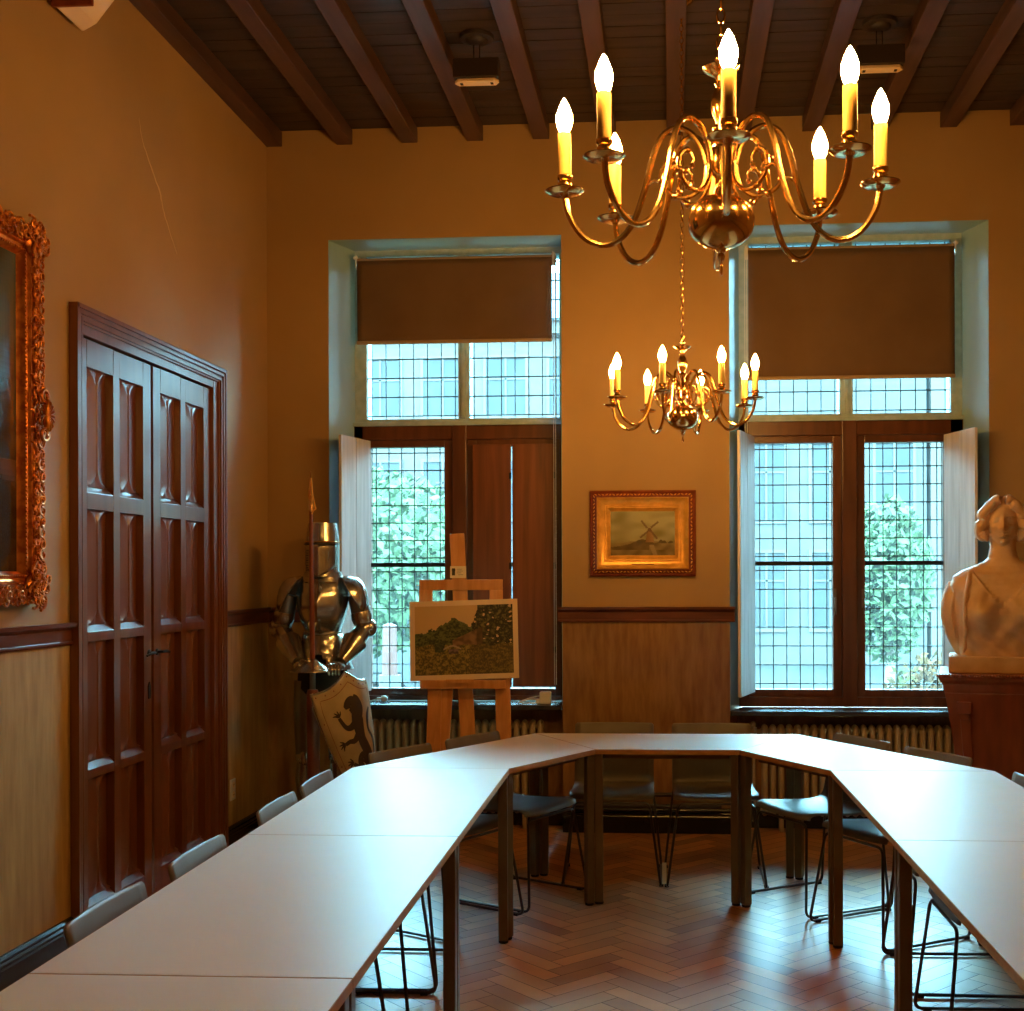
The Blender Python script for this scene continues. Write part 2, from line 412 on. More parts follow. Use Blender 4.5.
# reveals: thin skins over the splayed sides, daylight blue put into their colour
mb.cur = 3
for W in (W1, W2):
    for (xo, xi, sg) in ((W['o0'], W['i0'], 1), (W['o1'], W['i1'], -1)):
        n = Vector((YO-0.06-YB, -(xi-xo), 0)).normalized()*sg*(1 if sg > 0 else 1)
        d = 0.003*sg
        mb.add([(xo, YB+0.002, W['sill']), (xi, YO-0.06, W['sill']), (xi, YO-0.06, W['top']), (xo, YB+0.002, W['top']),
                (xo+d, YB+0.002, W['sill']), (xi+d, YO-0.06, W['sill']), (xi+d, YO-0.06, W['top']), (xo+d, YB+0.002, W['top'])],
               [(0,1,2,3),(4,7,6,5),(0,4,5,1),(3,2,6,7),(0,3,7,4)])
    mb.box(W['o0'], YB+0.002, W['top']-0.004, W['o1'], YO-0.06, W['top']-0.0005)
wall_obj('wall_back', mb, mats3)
mb = MB(); D0, D1 = 4.985, 6.52        # door opening in Y
for (y0, y1) in ((YF-0.2, D0), (D1, YO+0.15)):
    mb.cur = 2; mb.box(XL-0.2, y0, 0, XL, y1, ZR); mb.cur = 0; mb.box(XL-0.2, y0, ZR, XL, y1, ZC+0.15)
mb.cur = 0; mb.box(XL-0.2, D0, 2.63, XL, D1, ZC+0.15); mb.box(XL-0.2, D0, 0, XL-0.15, D1, 2.63)
wall_obj('wall_left', mb, mats3)
mb = MB(); mb.cur = 2; mb.box(XR, YF-0.2, 0, XR+0.2, YO+0.15, ZR); mb.cur = 0; mb.box(XR, YF-0.2, ZR, XR+0.2, YO+0.15, ZC+0.15)
wall_obj('wall_right', mb, mats3)
mb = MB(); mb.cur = 2; mb.box(XL-0.2, YF-0.2, 0, XR+0.2, YF, ZR); mb.cur = 0; mb.box(XL-0.2, YF-0.2, ZR, XR+0.2, YF, ZC+0.15)
wall_obj('wall_front', mb, mats3)

# ceiling -----------------------------------------------------------
ce = empty('ceiling', (0, 0, ZC)); tag(ce, kind='structure')
mb = MB(); y = YF
k = 0
while y < YB+0.02:
    dz = rnd.uniform(0, 0.004)
    mb.box(XL-0.05, y+0.003, dz, XR+0.05, min(y+0.122, YB+0.35), 0.03); y += 0.125
mb.box(XL-0.2, YF-0.2, 0.03, XR+0.2, YO+0.2, 0.12)
mb.build('boarding', M['ceilwood'], ce)
for k in range(-1, 14):
    x = -2.01 + 0.4085*k
    if x < -2.3: x = -2.455
    MB().box(x-0.05, YF, -0.092, x+0.05, YB+0.01, -0.0005).build('beam', M['beamwood'], ce, bevel=0.004)

# chair rail, baseboards ---------------------------------------------
def rail_prof(mb, p0, p1, nrm):
    p0 = Vector((p0[0], p0[1], 0)); p1 = Vector((p1[0], p1[1], 0)); n = Vector((nrm[0], nrm[1], 0))
    prof = [(0,1.283),(0.012,1.283),(0.016,1.288),(0.016,1.296),(0.012,1.300),(0.012,1.345),(0.020,1.352),(0.034,1.360),(0.036,1.376),(0,1.376)]
    vs = [tuple(p0 + n*a + Vector((0,0,z))) for a, z in prof] + [tuple(p1 + n*a + Vector((0,0,z))) for a, z in prof]
    m = len(prof)
    mb.add(vs, [tuple(range(m)), tuple(range(m, 2*m))[::-1]] + [(i, i+m, (i+1)%m+m, (i+1)%m) for i in range(m)])
t1 = 1
for (a, b, n) in (((XL, YF), (XL, 4.918), (1, 0)), ((XL, 6.640), (XL, YB), (1, 0)), ((XL, YB), (-2.118, YB), (0, -1)), ((-0.69, YB), (0.385, YB), (0, -1)), ((1.902, YB), (XR, YB), (0, -1)), ((XR, YF), (XR, YB), (-1, 0))):
    mb = MB(); rail_prof(mb, a, b, n)
    tag(mb.build('trim_%d' % t1, M['railwood']), kind='structure'); t1 += 1
def base_prof(mb, p0, p1, nrm):
    p0 = Vector((p0[0], p0[1], 0)); p1 = Vector((p1[0], p1[1], 0)); n = Vector((nrm[0], nrm[1], 0))
    prof = [(0,0),(0.022,0),(0.022,0.10),(0.018,0.106),(0.018,0.112),(0.021,0.118),(0.015,0.126),(0.015,0.132),(0.018,0.138),(0.010,0.148),(0,0.150)]
    vs = [tuple(p0 + n*a + Vector((0,0,z))) for a, z in prof] + [tuple(p1 + n*a + Vector((0,0,z))) for a, z in prof]
    m = len(prof)
    mb.add(vs, [tuple(range(m)), tuple(range(m, 2*m))[::-1]] + [(i, i+m, (i+1)%m+m, (i+1)%m) for i in range(m)])
mb = MB(); base_prof(mb, (XL, YF), (XL, 4.918), (1, 0)); base_prof(mb, (XL, 6.640), (XL, YB), (1, 0)); tag(mb.build('baseboard_left', M['base']), kind='structure')
mb = MB()
for a, b in ((XL, -2.118), (-0.663, 0.355), (1.902, XR)): base_prof(mb, (a, YB), (b, YB), (0, -1))
for W in (W1, W2): base_prof(mb, (W['o0']+.0, YB+0.20), (W['o1'], YB+0.20), (0, -1))
tag(mb.build('baseboard_back', M['base']), kind='structure')
mb = MB(); base_prof(mb, (XR, YF), (XR, YB), (-1, 0)); tag(mb.build('baseboard_right', M['base']), kind='structure')

# pale hairline crack in the left wall
mb = MB()
pts = spline([(XL+0.0006, 5.60, 3.74), (XL+0.0006, 5.64, 3.64), (XL+0.0006, 5.73, 3.55), (XL+0.0006, 5.83, 3.46), (XL+0.0006, 5.87, 3.39), (XL+0.0006, 5.95, 3.30), (XL+0.0006, 6.04, 3.21)], 5)
pts = [p + Vector((0, rnd.uniform(-.004, .004), rnd.uniform(-.003, .003))) for p in pts]
nP = len(pts)
mb.tube(pts, [0.0005 + 0.0036*sin(pi*i/(nP-1)) for i in range(nP)], 5)
tag(mb.build('trim_crack', M['crack']), kind='structure').name = 'trim_7'

# ------------------------------------------------------------------ door_1
def make_door():
    d = empty('door_1', (XL, 0, 0)); tag(d, kind='structure')
    # casing: stepped mouldings round the opening (local x points into the room)
    mb = MB()
    steps = [(0.00, 0.040), (0.018, 0.030), (0.026, 0.036), (0.040, 0.026), (0.052, 0.032), (0.066, 0.022), (0.075, 0.010)]
    Yo0, Yo1, Zt = 4.920, 6.635, 2.715
    for i in range(len(steps)-1):
        a, h = steps[i]; b = steps[i+1][0]
        mb.box(0.0005, Yo0+a, 0, h, Yo0+b+0.0005, Zt-a)             # left
        mb.box(0.0005, Yo1-b-0.0005, 0, h, Yo1-a, Zt-a)     # right
        mb.box(0.0005, Yo0+a, Zt-b-0.0005, h, Yo1-a, Zt-a)
    mb.box(-0.10, Yo0+0.072, 0, 0.012, Yo0+0.085, Zt-0.075)
    mb.box(-0.10, 6.505, 0, 0.012, 6.565, Zt-0.075)
    mb.box(-0.10, Yo0+0.072, Zt-0.115, 0.010, 6.565, Zt-0.073)
    mb.build('door_frame', M['doorwood'], d, bevel=0.002)
    rows = [(0.17, 0.69), (0.763, 1.285), (1.36, 1.86), (1.965, 2.474)]
    for li, (y0, y1) in enumerate(((5.008, 5.742), (5.768, 6.500))):
        leaf = MB()
        xs0, xs1 = -0.050, -0.008
        st = 0.085; mull = 0.062; zb, zt = 0.012, 2.592
        pw = (y1-y0-2*st-mull)/2
        cols_ = [(y0+st, y0+st+pw), (y1-st-pw, y1-st)]
        leaf.box(xs0, y0, zb, xs1, y0+st, zt); leaf.box(xs0, y1-st, zb, xs1, y1, zt)
        leaf.box(xs0, cols_[0][1], zb, xs1, cols_[1][0], zt)
        zs = [zb] + [v for r in rows for v in r] + [zt]
        for i in range(0, len(zs), 2):
            for c in cols_:
                z0, z1 = zs[i], zs[i+1]
                top_slope = 0 if i == len(zs)-2 else 0.032
                # rail with a sloping top edge below each panel
                vs = [(xs0,c[0],z0),(xs1,c[0],z0),(xs1,c[0],z1-top_slope),(xs0+0.004,c[0],z1+0.006 if top_slope else z1),
                      (xs0,c[1],z0),(xs1,c[1],z0),(xs1,c[1],z1-top_slope),(xs0+0.004,c[1],z1+0.006 if top_slope else z1)]
                leaf.add(vs, [(0,1,2,3),(7,6,5,4),(0,4,5,1),(1,5,6,2),(2,6,7,3),(3,7,4,0)])
        lf = leaf.build('door_leaf', M['doorwood'], d, bevel=0.0025)
        lf['label'] = 'left leaf of the panelled door' if li == 0 else 'right leaf of the panelled door'
        # a wood panel per field: two hollow faces meeting in a vertical ridge that forks at both ends
        for (z0, z1) in rows:
            for c in cols_:
                p = MB(); a, b = c[0]-0.002, c[1]+0.002; mid = (a+b)/2; hw = (b-a)/2; z0_, z1_ = z0-0.004, z1+0.004
                nz, ny = 26, 16
                def fn(u, v, a=a, b=b, mid=mid, hw=hw, z0_=z0_, z1_=z1_):
                    y = a+(b-a)*u; z = z0_+(z1_-z0_)*v
                    t = min(z-z0_, z1_-z)           # distance to nearest end
                    fork = 0.085
                    q = abs(y-mid)/hw
                    if t < fork:
                        s_ = 1-t/fork; half = 1-sqrt(max(0, 1-s_*s_))   # widening arch
                    else: half = 0.0
                    ridge = 0.024
                    if q > half: h = ridge*max(0.0, 1-(q-half)/max(1e-3, 1-half))**1.25
                    else: h = ridge*(0.55+0.45*(q/max(half, 1e-3)))
                    return (-0.046+h*0.95, y, z)
                p.surf(fn, ny*2, nz*2)
                p.build('panel', M['doorwood'], lf, smooth=True, autos=25)
        h = MB()
        yk = y1-0.03 if li == 0 else y0+0.035
        h.lathe([(0.0,0),(0.016,0),(0.016,0.004),(0.006,0.008),(0.006,0.035),(0.0,0.036)], 12, T(xs1, yk, 1.20) @ RY(pi/2))
        h.tube([(xs1+0.032, yk, 1.20), (xs1+0.036, yk+(0.03 if li else -0.03), 1.202), (xs1+0.034, yk+(0.07 if li else -0.07), 1.196), (xs1+0.028, yk+(0.085 if li else -0.085), 1.19)], [0.007,0.008,0.007,0.004], 8)
        h.build('door_handle', M['iron'], lf, smooth=True)
        if li == 0:
            k = MB(); k.plate([(yk-0.012, 0.98), (yk+0.012, 0.98), (yk+0.014, 1.04), (yk, 1.06), (yk-0.014, 1.04)], xs1, xs1+0.004, Matrix(((0,1,0,0),(1,0,0,0),(0,0,1,0),(0,0,0,1))))
            k.build('keyhole_plate', M['iron'], lf)
make_door()

# ------------------------------------------------------------------ windows
def grid_bars(mb, x0, x1, z0, z1, y, ncol, row, border=0.036, w=0.0055):
    cw = (x1-x0-2*border)/ncol
    xs = [x0+border+cw*i for i in range(ncol+1)]
    nrow = max(1, round((z1-z0-2*border)/row)); rh = (z1-z0-2*border)/nrow
    zs = [z0+border+rh*i for i in range(nrow+1)]
    for x in xs: mb.box(x-w/2, y-0.004, z0, x+w/2, y+0.004, z1)
    for z in zs: mb.box(x0, y-0.0045, z-w/2-0.0005, x1, y+0.0045, z+w/2+0.0005)
def make_window(idx, W, up, low, closed_right):
    X0, X1 = W['i0'], W['i1']; top = W['top']; sill = W['sill']
    wn = empty('window_%d' % idx, ((X0+X1)/2, YG, sill)); tag(wn, kind='structure')
    ox, oy, oz = (X0+X1)/2, YG, sill
    def B(mb, x0, y0, z0, x1, y1, z1): mb.box(x0-ox, y0-oy, z0-oz, x1-ox, y1-oy, z1-oz)
    # stone transom light frame
    s = MB()
    zb, zt = 2.570, top-0.045
    (a0, a1), (b0, b1) = up
    B(s, X0-0.03, YG-0.05, zb-0.0, a0, YG+0.10, top); B(s, b1, YG-0.05, zb, X1+0.03, YG+0.10, top)
    B(s, a0, YG-0.05, zt, b1, YG+0.10, top)
    B(s, a1, YG-0.045, zb, b0, YG+0.10, zt)
    B(s, (a1+b0)/2-0.012, YG-0.065, zb, (a1+b0)/2+0.012, YG-0.045, zt)
    B(s, X0-0.03, YG-0.05, zb-0.045, X1+0.03, YG+0.10, zb)
    B(s, X0-0.03, YG-0.075, zb-0.045, X1+0.03, YG-0.045, zb-0.020)
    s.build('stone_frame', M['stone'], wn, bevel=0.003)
    for (p0, p1) in up:
        g = MB(); B(g, p0-0.004, YG-0.0012, zb-0.004, p1+0.004, YG+0.0012, zt+0.004)
        go = g.build('transom_pane', M['glass'], wn)
        l = MB()
        ncw = 6; cw = (p1-p0-0.052)/ncw
        for i in range(ncw+1):
            x = p0+0.026+cw*i; B(l, x-0.0027, YG-0.004, zb, x+0.0027, YG+0.004, zt)
        z = zb+0.026
        while z < zt: B(l, p0, YG-0.0045, z-0.0032, p1, YG+0.0045, z+0.0032); z += 0.122
        l.build('lead_lattice', M['lead'], go)
    # wooden frame and casements below
    f = MB(); wt = zb-0.045; wb = sill
    (c0, c1), (d0, d1) = low; gz0, gz1 = 0.850, 2.392
    B(f, X0-0.02, YG-0.06, wb, c0-0.035, YG+0.08, wt); B(f, d1+0.035, YG-0.06, wb, X1+0.02, YG+0.08, wt)
    B(f, X0-0.02, YG-0.06, gz1+0.045, X1+0.02, YG+0.08, wt)
    B(f, X0-0.02, YG-0.07, wb, X1+0.02, YG+0.08, gz0-0.045)
    mc = (c1+d0)/2
    B(f, mc-0.045, YG-0.075, wb, mc+0.045, YG+0.08, wt)
    f.build('wooden_frame', M['darkwood'], wn, bevel=0.004)
    for ci, (p0, p1) in enumerate(low):
        c = MB(); s0 = p0-0.035 if ci == 0 else mc+0.046; s1 = mc-0.046 if ci == 0 else p1+0.035
        B(c, s0, YG-0.035, gz0-0.045, p0, YG+0.03, gz1+0.045); B(c, p1, YG-0.035, gz0-0.045, s1, YG+0.03, gz1+0.045)
        B(c, p0, YG-0.035, gz0-0.045, p1, YG+0.03, gz0); B(c, p0, YG-0.035, gz1, p1, YG+0.03, gz1+0.045)
        co = c.build('casement', M['darkwood'], wn, bevel=0.003)
        g = MB(); B(g, p0-0.003, YG-0.0012, gz0-0.003, p1+0.003, YG+0.0012, gz1+0.003); g.build('leaded_pane', M['glass'], co)
        l = MB(); zm = 1.640
        sub = MB()
        for (za, zb2) in ((gz0, zm-0.010), (zm+0.010, gz1)):
            tmp = MB(); grid_bars(tmp, p0-ox, p1-ox, za-oz, zb2-oz, 0, 5, 0.117, 0.034)
            l.add(tmp.v, tmp.f)
        l.build('lead_lattice', M['lead'], co)
        sb = MB(); B(sb, p0-0.01, YG-0.020, zm-0.014, p1+0.01, YG-0.004, zm+0.014); sb.build('saddle_bar', M['iron'], co, bevel=0.003)
        if not (closed_right and ci == 1):
            h = MB(); hx = (p1+0.012 if ci == 0 else p0-0.012)-ox; hz = 1.42-oz
            h.box(hx-0.008, -0.045, hz-0.06, hx+0.008, -0.034, hz+0.06)
            h.tube([(hx, -0.04, hz), (hx, -0.07, hz), (hx, -0.075, hz-0.05), (hx, -0.07, hz-0.10)], 0.006, 8)
            h.build('window_handle', M['legsteel'], co, smooth=True)
    return wn, ox, oy, oz

UP1 = ((-1.941, -1.349), (-1.278, -0.700)); LO1 = ((-1.925, -1.442), (-1.235, -0.735))
UP2 = ((0.490, 1.055), (1.135, 1.735)); LO2 = ((0.525, 1.010), (1.208, 1.690))
wn1, ox1, oy1, oz1 = make_window(1, W1, UP1, LO1, True)
wn2, ox2, oy2, oz2 = make_window(2, W2, UP2, LO2, False)

def open_shutter(wn, off, hinge, free, lab):
    ox, oy, oz = off
    h = Vector((hinge[0]-ox, hinge[1]-oy, 0)); f = Vector((free[0]-ox, free[1]-oy, 0))
    Lw = (f-h).length; ang = atan2((f-h).y, (f-h).x)
    mt = T(h.x, h.y, 0) @ RZ(ang)
    z0, z1 = 0.838-oz, 2.430-oz
    mb = MB(); mb.cur = 0
    for k in range(2):
        a = k*Lw/2+0.0025*k; b = (k+1)*Lw/2-0.0025*(1-k)
        mb.box(a, -0.009, z0, b, 0.009, z1, mt)
        for q in range(1, 3):
            x = a+(b-a)*q/3
    mb.cur = 1; mb.box(Lw/2-0.01, -0.003, z0+0.002, Lw/2+0.01, 0.003, z1-0.002, mt)
    so_ = mb.build('shutter', [M['shutterpaint'], M['darkwood']], wn, bevel=0.001)
open_shutter(wn1, (ox1, oy1, oz1), (-1.918, 7.665), (-2.005, 7.29), 'l')
open_shutter(wn2, (ox2, oy2, oz2), (0.515, 7.665), (0.405, 7.30), 'l')
open_shutter(wn2, (ox2, oy2, oz2), (1.692, 7.665), (1.790, 7.30), 'r')
# closed brown shutter over the right casement of window 1: two hinged panels with a slit of light between
for (a, b) in ((-1.252, -1.007), (-0.999, -0.728)):
    mb = MB(); mb.box(a-ox1, 7.655-oy1, 0.865-oz1, b-ox1, 7.675-oy1, 2.400-oz1)
    sh = mb.build('closed_shutter', M['shutterwood'], wn1, bevel=0.003)
    for z in (1.1, 1.63, 2.2):
        MB().box(b-ox1-0.012, 7.650-oy1, z-oz1-0.02, b-ox1+0.003, 7.656-oy1, z-oz1+0.02).build('hinge', M['iron'], sh)
for i, (W, nm) in enumerate(((W1, 1), (W2, 2))):
    s = MB(); s.prism([(W['o0']-0.0+0.004, YB-0.025), (W['o1']-0.004, YB-0.025), (W['o1']-0.004, YB+0.02), (W['i1']-0.006, YG-0.072), (W['i0']+0.006, YG-0.072), (W['o0']+0.004, YB+0.02)], W['sill']-0.030, W['sill']-0.0005)
    tag(s.build('trim_%d' % (8+i), M['slate'], bevel=0.004), kind='structure')

# ------------------------------------------------------------------ blinds
def make_blind(x0, x1, ztop, zbot, label, chain_side):
    cx_ = (x0+x1)/2; y = 7.602
    r = empty('roller_blind', (cx_, y, ztop)); tag(r, label, 'blind', 'brown roller blinds at the windows')
    w2 = (x1-x0)/2; h = ztop-zbot
    def fn(u, v):
        X = -w2+2*w2*u; Z = -h*v
        return (X, 0.004*sin(u*7+v*2)*v, Z)
    MB().surf(fn, 30, 14).build('fabric', M['blind'], r, smooth=True, solid=0.0012)
    MB().box(-w2-0.002, -0.008, -h-0.018, w2+0.002, 0.008, -h+0.004).build('bottom_bar', M['blindbar'], r, bevel=0.003)
    MB().lathe([(0.018, -w2), (0.018, w2)], 16, T(0, 0.020, 0.002) @ RY(pi/2)).build('roller', M['blindbar'], r, smooth=True)
    for sgn in (-1, 1):
        b = MB(); b.box(sgn*(w2+0.006)-0.003, -0.008, -0.045, sgn*(w2+0.006)+0.003, 0.05, 0.035)
        b.box(sgn*(w2+0.004)-0.014, 0.045, -0.045, sgn*(w2+0.004)+0.014, 0.051, 0.035)
        b.ball((sgn*(w2+0.012), -0.006, 0.018), 0.011, 10)
        b.build('bracket', M['whitetrim'], r, bevel=0.001)
    xc_ = chain_side*(w2+0.016); c = MB(); zlen = 2.68
    for dx in (-0.006, 0.006):
        c.tube([(xc_+dx, -0.012, 0.01), (xc_+dx, -0.014, -zlen)], 0.0022, 6)
    for k in range(70):
        c.ball((xc_+0.006, -0.013, -0.02-k*0.038), 0.0034, 6)
    c.build('pull_chain', M['whitetrim'], r, smooth=True)
make_blind(-1.978, -0.738, 3.565, 3.052, 'brown roller blind lowered a little way over the left window', 1)
make_blind(0.483, 1.738, 3.578, 2.790, 'brown roller blind lowered further, over the right window', -1)

# ------------------------------------------------------------------ radiators
def make_radiator(x0, x1, ztop, label):
    y = 7.475; pitch = 0.0498; n = int((x1-x0)/pitch)
    r = empty('radiator', ((x0+x1)/2, y+0.06, 0)); tag(r, label, 'radiator', 'cast iron radiators under the windows')
    s0 = None
    for k in range(n):
        x = x0 + pitch*(k+0.5) - (x0+x1)/2
        if s0 is None:
            m = MB()
            prof = [(-0.055, 0.10), (-0.060, 0.16), (-0.060, ztop-0.05), (-0.045, ztop-0.012), (-0.020, ztop-0.002), (0.0, ztop-0.012), (0.020, ztop-0.002), (0.045, ztop-0.012), (0.060, ztop-0.05), (0.060, 0.16), (0.055, 0.10), (0.03, 0.085), (-0.03, 0.085)]
            for (yy, rr) in ((-0.042, 0.0175), (0.0, 0.0165), (0.042, 0.0175)):
                m.tube(fillet([(0, yy, 0.12), (0, yy, 0.35), (0, yy, ztop-0.035)], 0.01), rr, 8)
            m.ball((0, 0, ztop-0.035), (0.0225, 0.060, 0.034), 12)
            m.ball((0, 0, 0.125), (0.0225, 0.060, 0.034), 12)
            m.lathe([(0.017, -pitch/2), (0.017, pitch/2)], 10, T(0, 0, ztop-0.045) @ RY(pi/2))
            m.lathe([(0.017, -pitch/2), (0.017, pitch/2)], 10, T(0, 0, 0.125) @ RY(pi/2))
            s0 = m.build('section', M['radiator'], r, smooth=True); s0.location.x = x; o = s0
        else:
            o = s0.copy(); COL.objects.link(o); o.parent = r; o.location.x = x
        if k in (2, n-3):
            MB().box(-0.012, -0.04, 0, 0.012, 0.04, 0.10).build('foot', M['radiator'], r).location.x = x
    hw = (x1-x0)/2
    v = MB(); v.tube([(-hw-0.04, -0.0, ztop-0.045), (-hw+0.01, 0, ztop-0.045)], 0.012, 8); v.lathe([(0.016,-0.02),(0.020,0),(0.016,0.03)], 12, T(-hw-0.04, 0, ztop-0.05)); v.ball((-hw-0.045, 0, ztop-0.005), (0.017, 0.017, 0.022), 12)
    v.build('valve', M['radiator'], r, smooth=True)
    p = MB(); p.tube(fillet([(-hw-0.04, 0, ztop-0.05), (-hw-0.04, 0, 0.06), (-hw-0.04, 0.05, 0.05)], 0.02), 0.009, 8); p.build('pipe', M['radiator'], r, smooth=True)
make_radiator(-1.88, -0.745, 0.675, 'cast iron radiator behind the easel, below the left window')
make_radiator(0.545, 1.84, 0.655, 'cast iron radiator beside the bust pedestal, below the right window')
# heating pipes running along the wall under the windows
mb = MB()
for z in (0.17, 0.24): mb.tube([(-0.60, YB-0.045, z), (0.30, YB-0.045, z)], 0.013, 8)
o = mb.build('heating_pipes', M['lampbox'], smooth=True); tag(o, 'pair of dark heating pipes running low along the wall between the windows', 'pipe')

# ------------------------------------------------------------------ tables
RC, RS = cos(0.0151), sin(0.0151)
TXC, TY0, TS, TL = -0.0205, 5.7857, 0.6803, 1.3659
TH = TS*sqrt(3)/2
def tp(x, y): return (TXC + x*RC - y*RS, TY0 + x*RS + y*RC)
def make_table(name, poly, label, leg_in=0.026, group=None):
    P = [Vector(tp(*p)) for p in poly]
    c = sum(P, Vector((0, 0)))/len(P)
    t = empty(name, (c.x, c.y, 0)); tag(t, label, 'table', group)
    Q = [p-c for p in P]
    g = 0.0011
    def inset(d):
        out = []
        n = len(Q)
        for i in range(n):
            a, b, e = Q[i-1], Q[i], Q[(i+1) % n]
            u = (b-a).normalized(); v = (e-b).normalized()
            nu = Vector((-u.y, u.x)); nv = Vector((-v.y, v.x))   # inward for CCW
            k = 1 + nu.dot(nv)
            out.append(b + (nu+nv)*(d/k))
        return out
    top = MB(); q = inset(g+0.002); top.prism([(p.x, p.y) for p in q], 0.7165, 0.740)
    to = top.build('tabletop', M['laminate'], t, bevel=0.0008)
    # edge band: a rim round the top
    e = MB(); o_ = inset(g); i_ = inset(g+0.0022); n = len(Q)
    for i in range(n):
        j = (i+1) % n
        vs = [(o_[i].x, o_[i].y, 0.716), (o_[j].x, o_[j].y, 0.716), (o_[j].x, o_[j].y, 0.7392), (o_[i].x, o_[i].y, 0.7392),
              (i_[i].x, i_[i].y, 0.716), (i_[j].x, i_[j].y, 0.716), (i_[j].x, i_[j].y, 0.7392), (i_[i].x, i_[i].y, 0.7392)]
        e.add(vs, [(0,1,2,3),(7,6,5,4),(3,2,6,7),(0,4,5,1)])
    e.build('edge_band', M['edge'], to)
    q = inset(0.085)
    r = MB()
    for i in range(n):
        a, b = q[i], q[(i+1) % n]; r.bar((a.x, a.y, 0.700), (b.x, b.y, 0.700), 0.020, 0.030)
    r.build('underframe', M['legsteel'], t)
    q = inset(leg_in)
    for i in range(n):
        a = q[i]; d = (q[(i+1) % n]-a); an = atan2(d.y, d.x)
        m = T(a.x, a.y, 0) @ RZ(an if abs((q[i-1]-a).normalized().dot(d.normalized())) < 0.2 else an)
        l = MB(); l.box(-0.0195, -0.0195, 0.012, 0.0195, 0.0195, 0.7155, m)
        lo = l.build('leg', M['legsteel'], t, bevel=0.004)
        MB().lathe([(0.018, 0.0), (0.021, 0.002), (0.021, 0.012)], 14, T(a.x, a.y, 0)).build('glide', M['rubber'], lo, smooth=True)
    return t
hd = TH
make_table('trapezoid_table', [(-TS/2, 0), (TS/2, 0), (TL/2, hd), (-TL/2, hd)], 'white trapezoid table at the far end of the horseshoe, below the windmill painting', group='white trapezoid tables')
A_ = (-TS, -TS*0.8660); Gx = A_[0]-(TL-TS)
make_table('trapezoid_table', [A_, (-TS/2, 0), (-TL/2, hd), (Gx, A_[1])], 'white trapezoid table slanting across in front of the easel', group='white trapezoid tables')
make_table('trapezoid_table', [(TS, A_[1]), (-Gx, A_[1]), (TL/2, hd), (TS/2, 0)], 'white trapezoid table slanting across in front of the bust', group='white trapezoid tables')
labs = ['white rectangular table joined to the slanting table by the suit of armour',
        'white rectangular table before the wooden door, second from the suit of armour',
        'white rectangular table in the bottom left corner of the photo']
for k in range(3):
    y1 = A_[1]-TL*k; y0_ = y1-TL
    make_table('rectangular_table', [(Gx, y0_), (A_[0], y0_), (A_[0], y1), (Gx, y1)], labs[k], group='white rectangular tables')
labs = ['white rectangular table in the right run, joined to the slanting table by the bust',
        'white rectangular table in the right run, nearest the camera']
for k in range(2):
    y1 = A_[1]-TL*k; y0_ = y1-TL
    make_table('rectangular_table', [(TS, y0_), (-Gx, y0_), (-Gx, y1), (TS, y1)], labs[k], group='white rectangular tables')

# ------------------------------------------------------------------ chairs
def make_chair():
    c = empty('stacking_chair', (0, 0, 0))
    prof = spline([(0.215, 0.428), (0.205, 0.446), (0.16, 0.452), (0.03, 0.440), (-0.10, 0.434), (-0.17, 0.442), (-0.208, 0.475), (-0.228, 0.54), (-0.254, 0.66), (-0.280, 0.766)] and
                  [(0, 0.215, 0.428), (0, 0.205, 0.446), (0, 0.16, 0.452), (0, 0.03, 0.440), (0, -0.10, 0.434), (0, -0.17, 0.442), (0, -0.208, 0.475), (0, -0.228, 0.54), (0, -0.254, 0.66), (0, -0.280, 0.766)], 4)
    n = len(prof)-1
    def shell(i0, i1):
        def fn(u, v):
            t = i0+(i1-i0)*v; k = min(int(t), n-1); fr = t-k
            p = prof[k].lerp(prof[k+1], fr)
            q = (2*u-1); wv = 0.213
            # rounded outer corners
            d = min(1.0, (n-t)/2.2, (t)/2.0 + 0.02) if True else 1
            wv *= 1-0.050*(1-max(0, min(1, (n-t)/0.7)))**2 - 0.03*(1-max(0, min(1, t/1.0)))**2
            lift = 0.010*q*q if t < n*0.6 else 0
            fwd = 0.014*q*q if t > n*0.6 else 0
            return (q*wv, p.y+fwd, p.z+lift)
        return fn
    ks = int(n*0.62)
    MB().surf(shell(0, ks), 12, ks*2).build('seat', M['chairshell'], c, smooth=True, solid=0.009)
    MB().surf(shell(ks, n), 12, (n-ks)*2).build('backrest', M['chairshell'], c, smooth=True, solid=0.009)
    loop = fillet([(-0.190, 0.215, 0.418), (0.190, 0.215, 0.418), (0.247, 0.262, 0.010), (0.252, -0.215, 0.010), (0.208, -0.205, 0.425), (-0.208, -0.205, 0.425), (-0.252, -0.215, 0.010), (-0.247, 0.262, 0.010)], 0.035, 5, closed=True)
    MB().tube(loop, 0.0065, 8, closed=True).build('wire_frame', M['chairrod'], c, smooth=True)
    for sgn in (-1, 1):
        for yy in (0.215, -0.19):
            MB().box(sgn*0.249-0.010, yy-0.014, 0.0, sgn*0.249+0.010, yy+0.014, 0.012).build('glide', M['rubber'], c, bevel=0.002)
    return c
CH = make_chair(); index_kids()
first = [True]
GR = 'taupe stacking chairs pushed in round the tables'
def put_chair(bx, by, rot, label):
    n = Vector((-sin(rot), cos(rot)))          # facing direction
    o = CH if first[0] else copy_tree(CH)
    first[0] = False
    o.location = (bx+n.x*0.28, by+n.y*0.28, 0); o.rotation_euler = (0, 0, rot)
    tag(o, label, 'chair', GR); return o
H2 = pi/2
c_left = put_chair(-0.310, 6.645, pi+0.015, 'taupe chair behind the far table, left one of the two below the windmill painting')
put_chair(0.216, 6.640, pi+0.015, 'taupe chair behind the far table, right one of the two below the windmill painting')
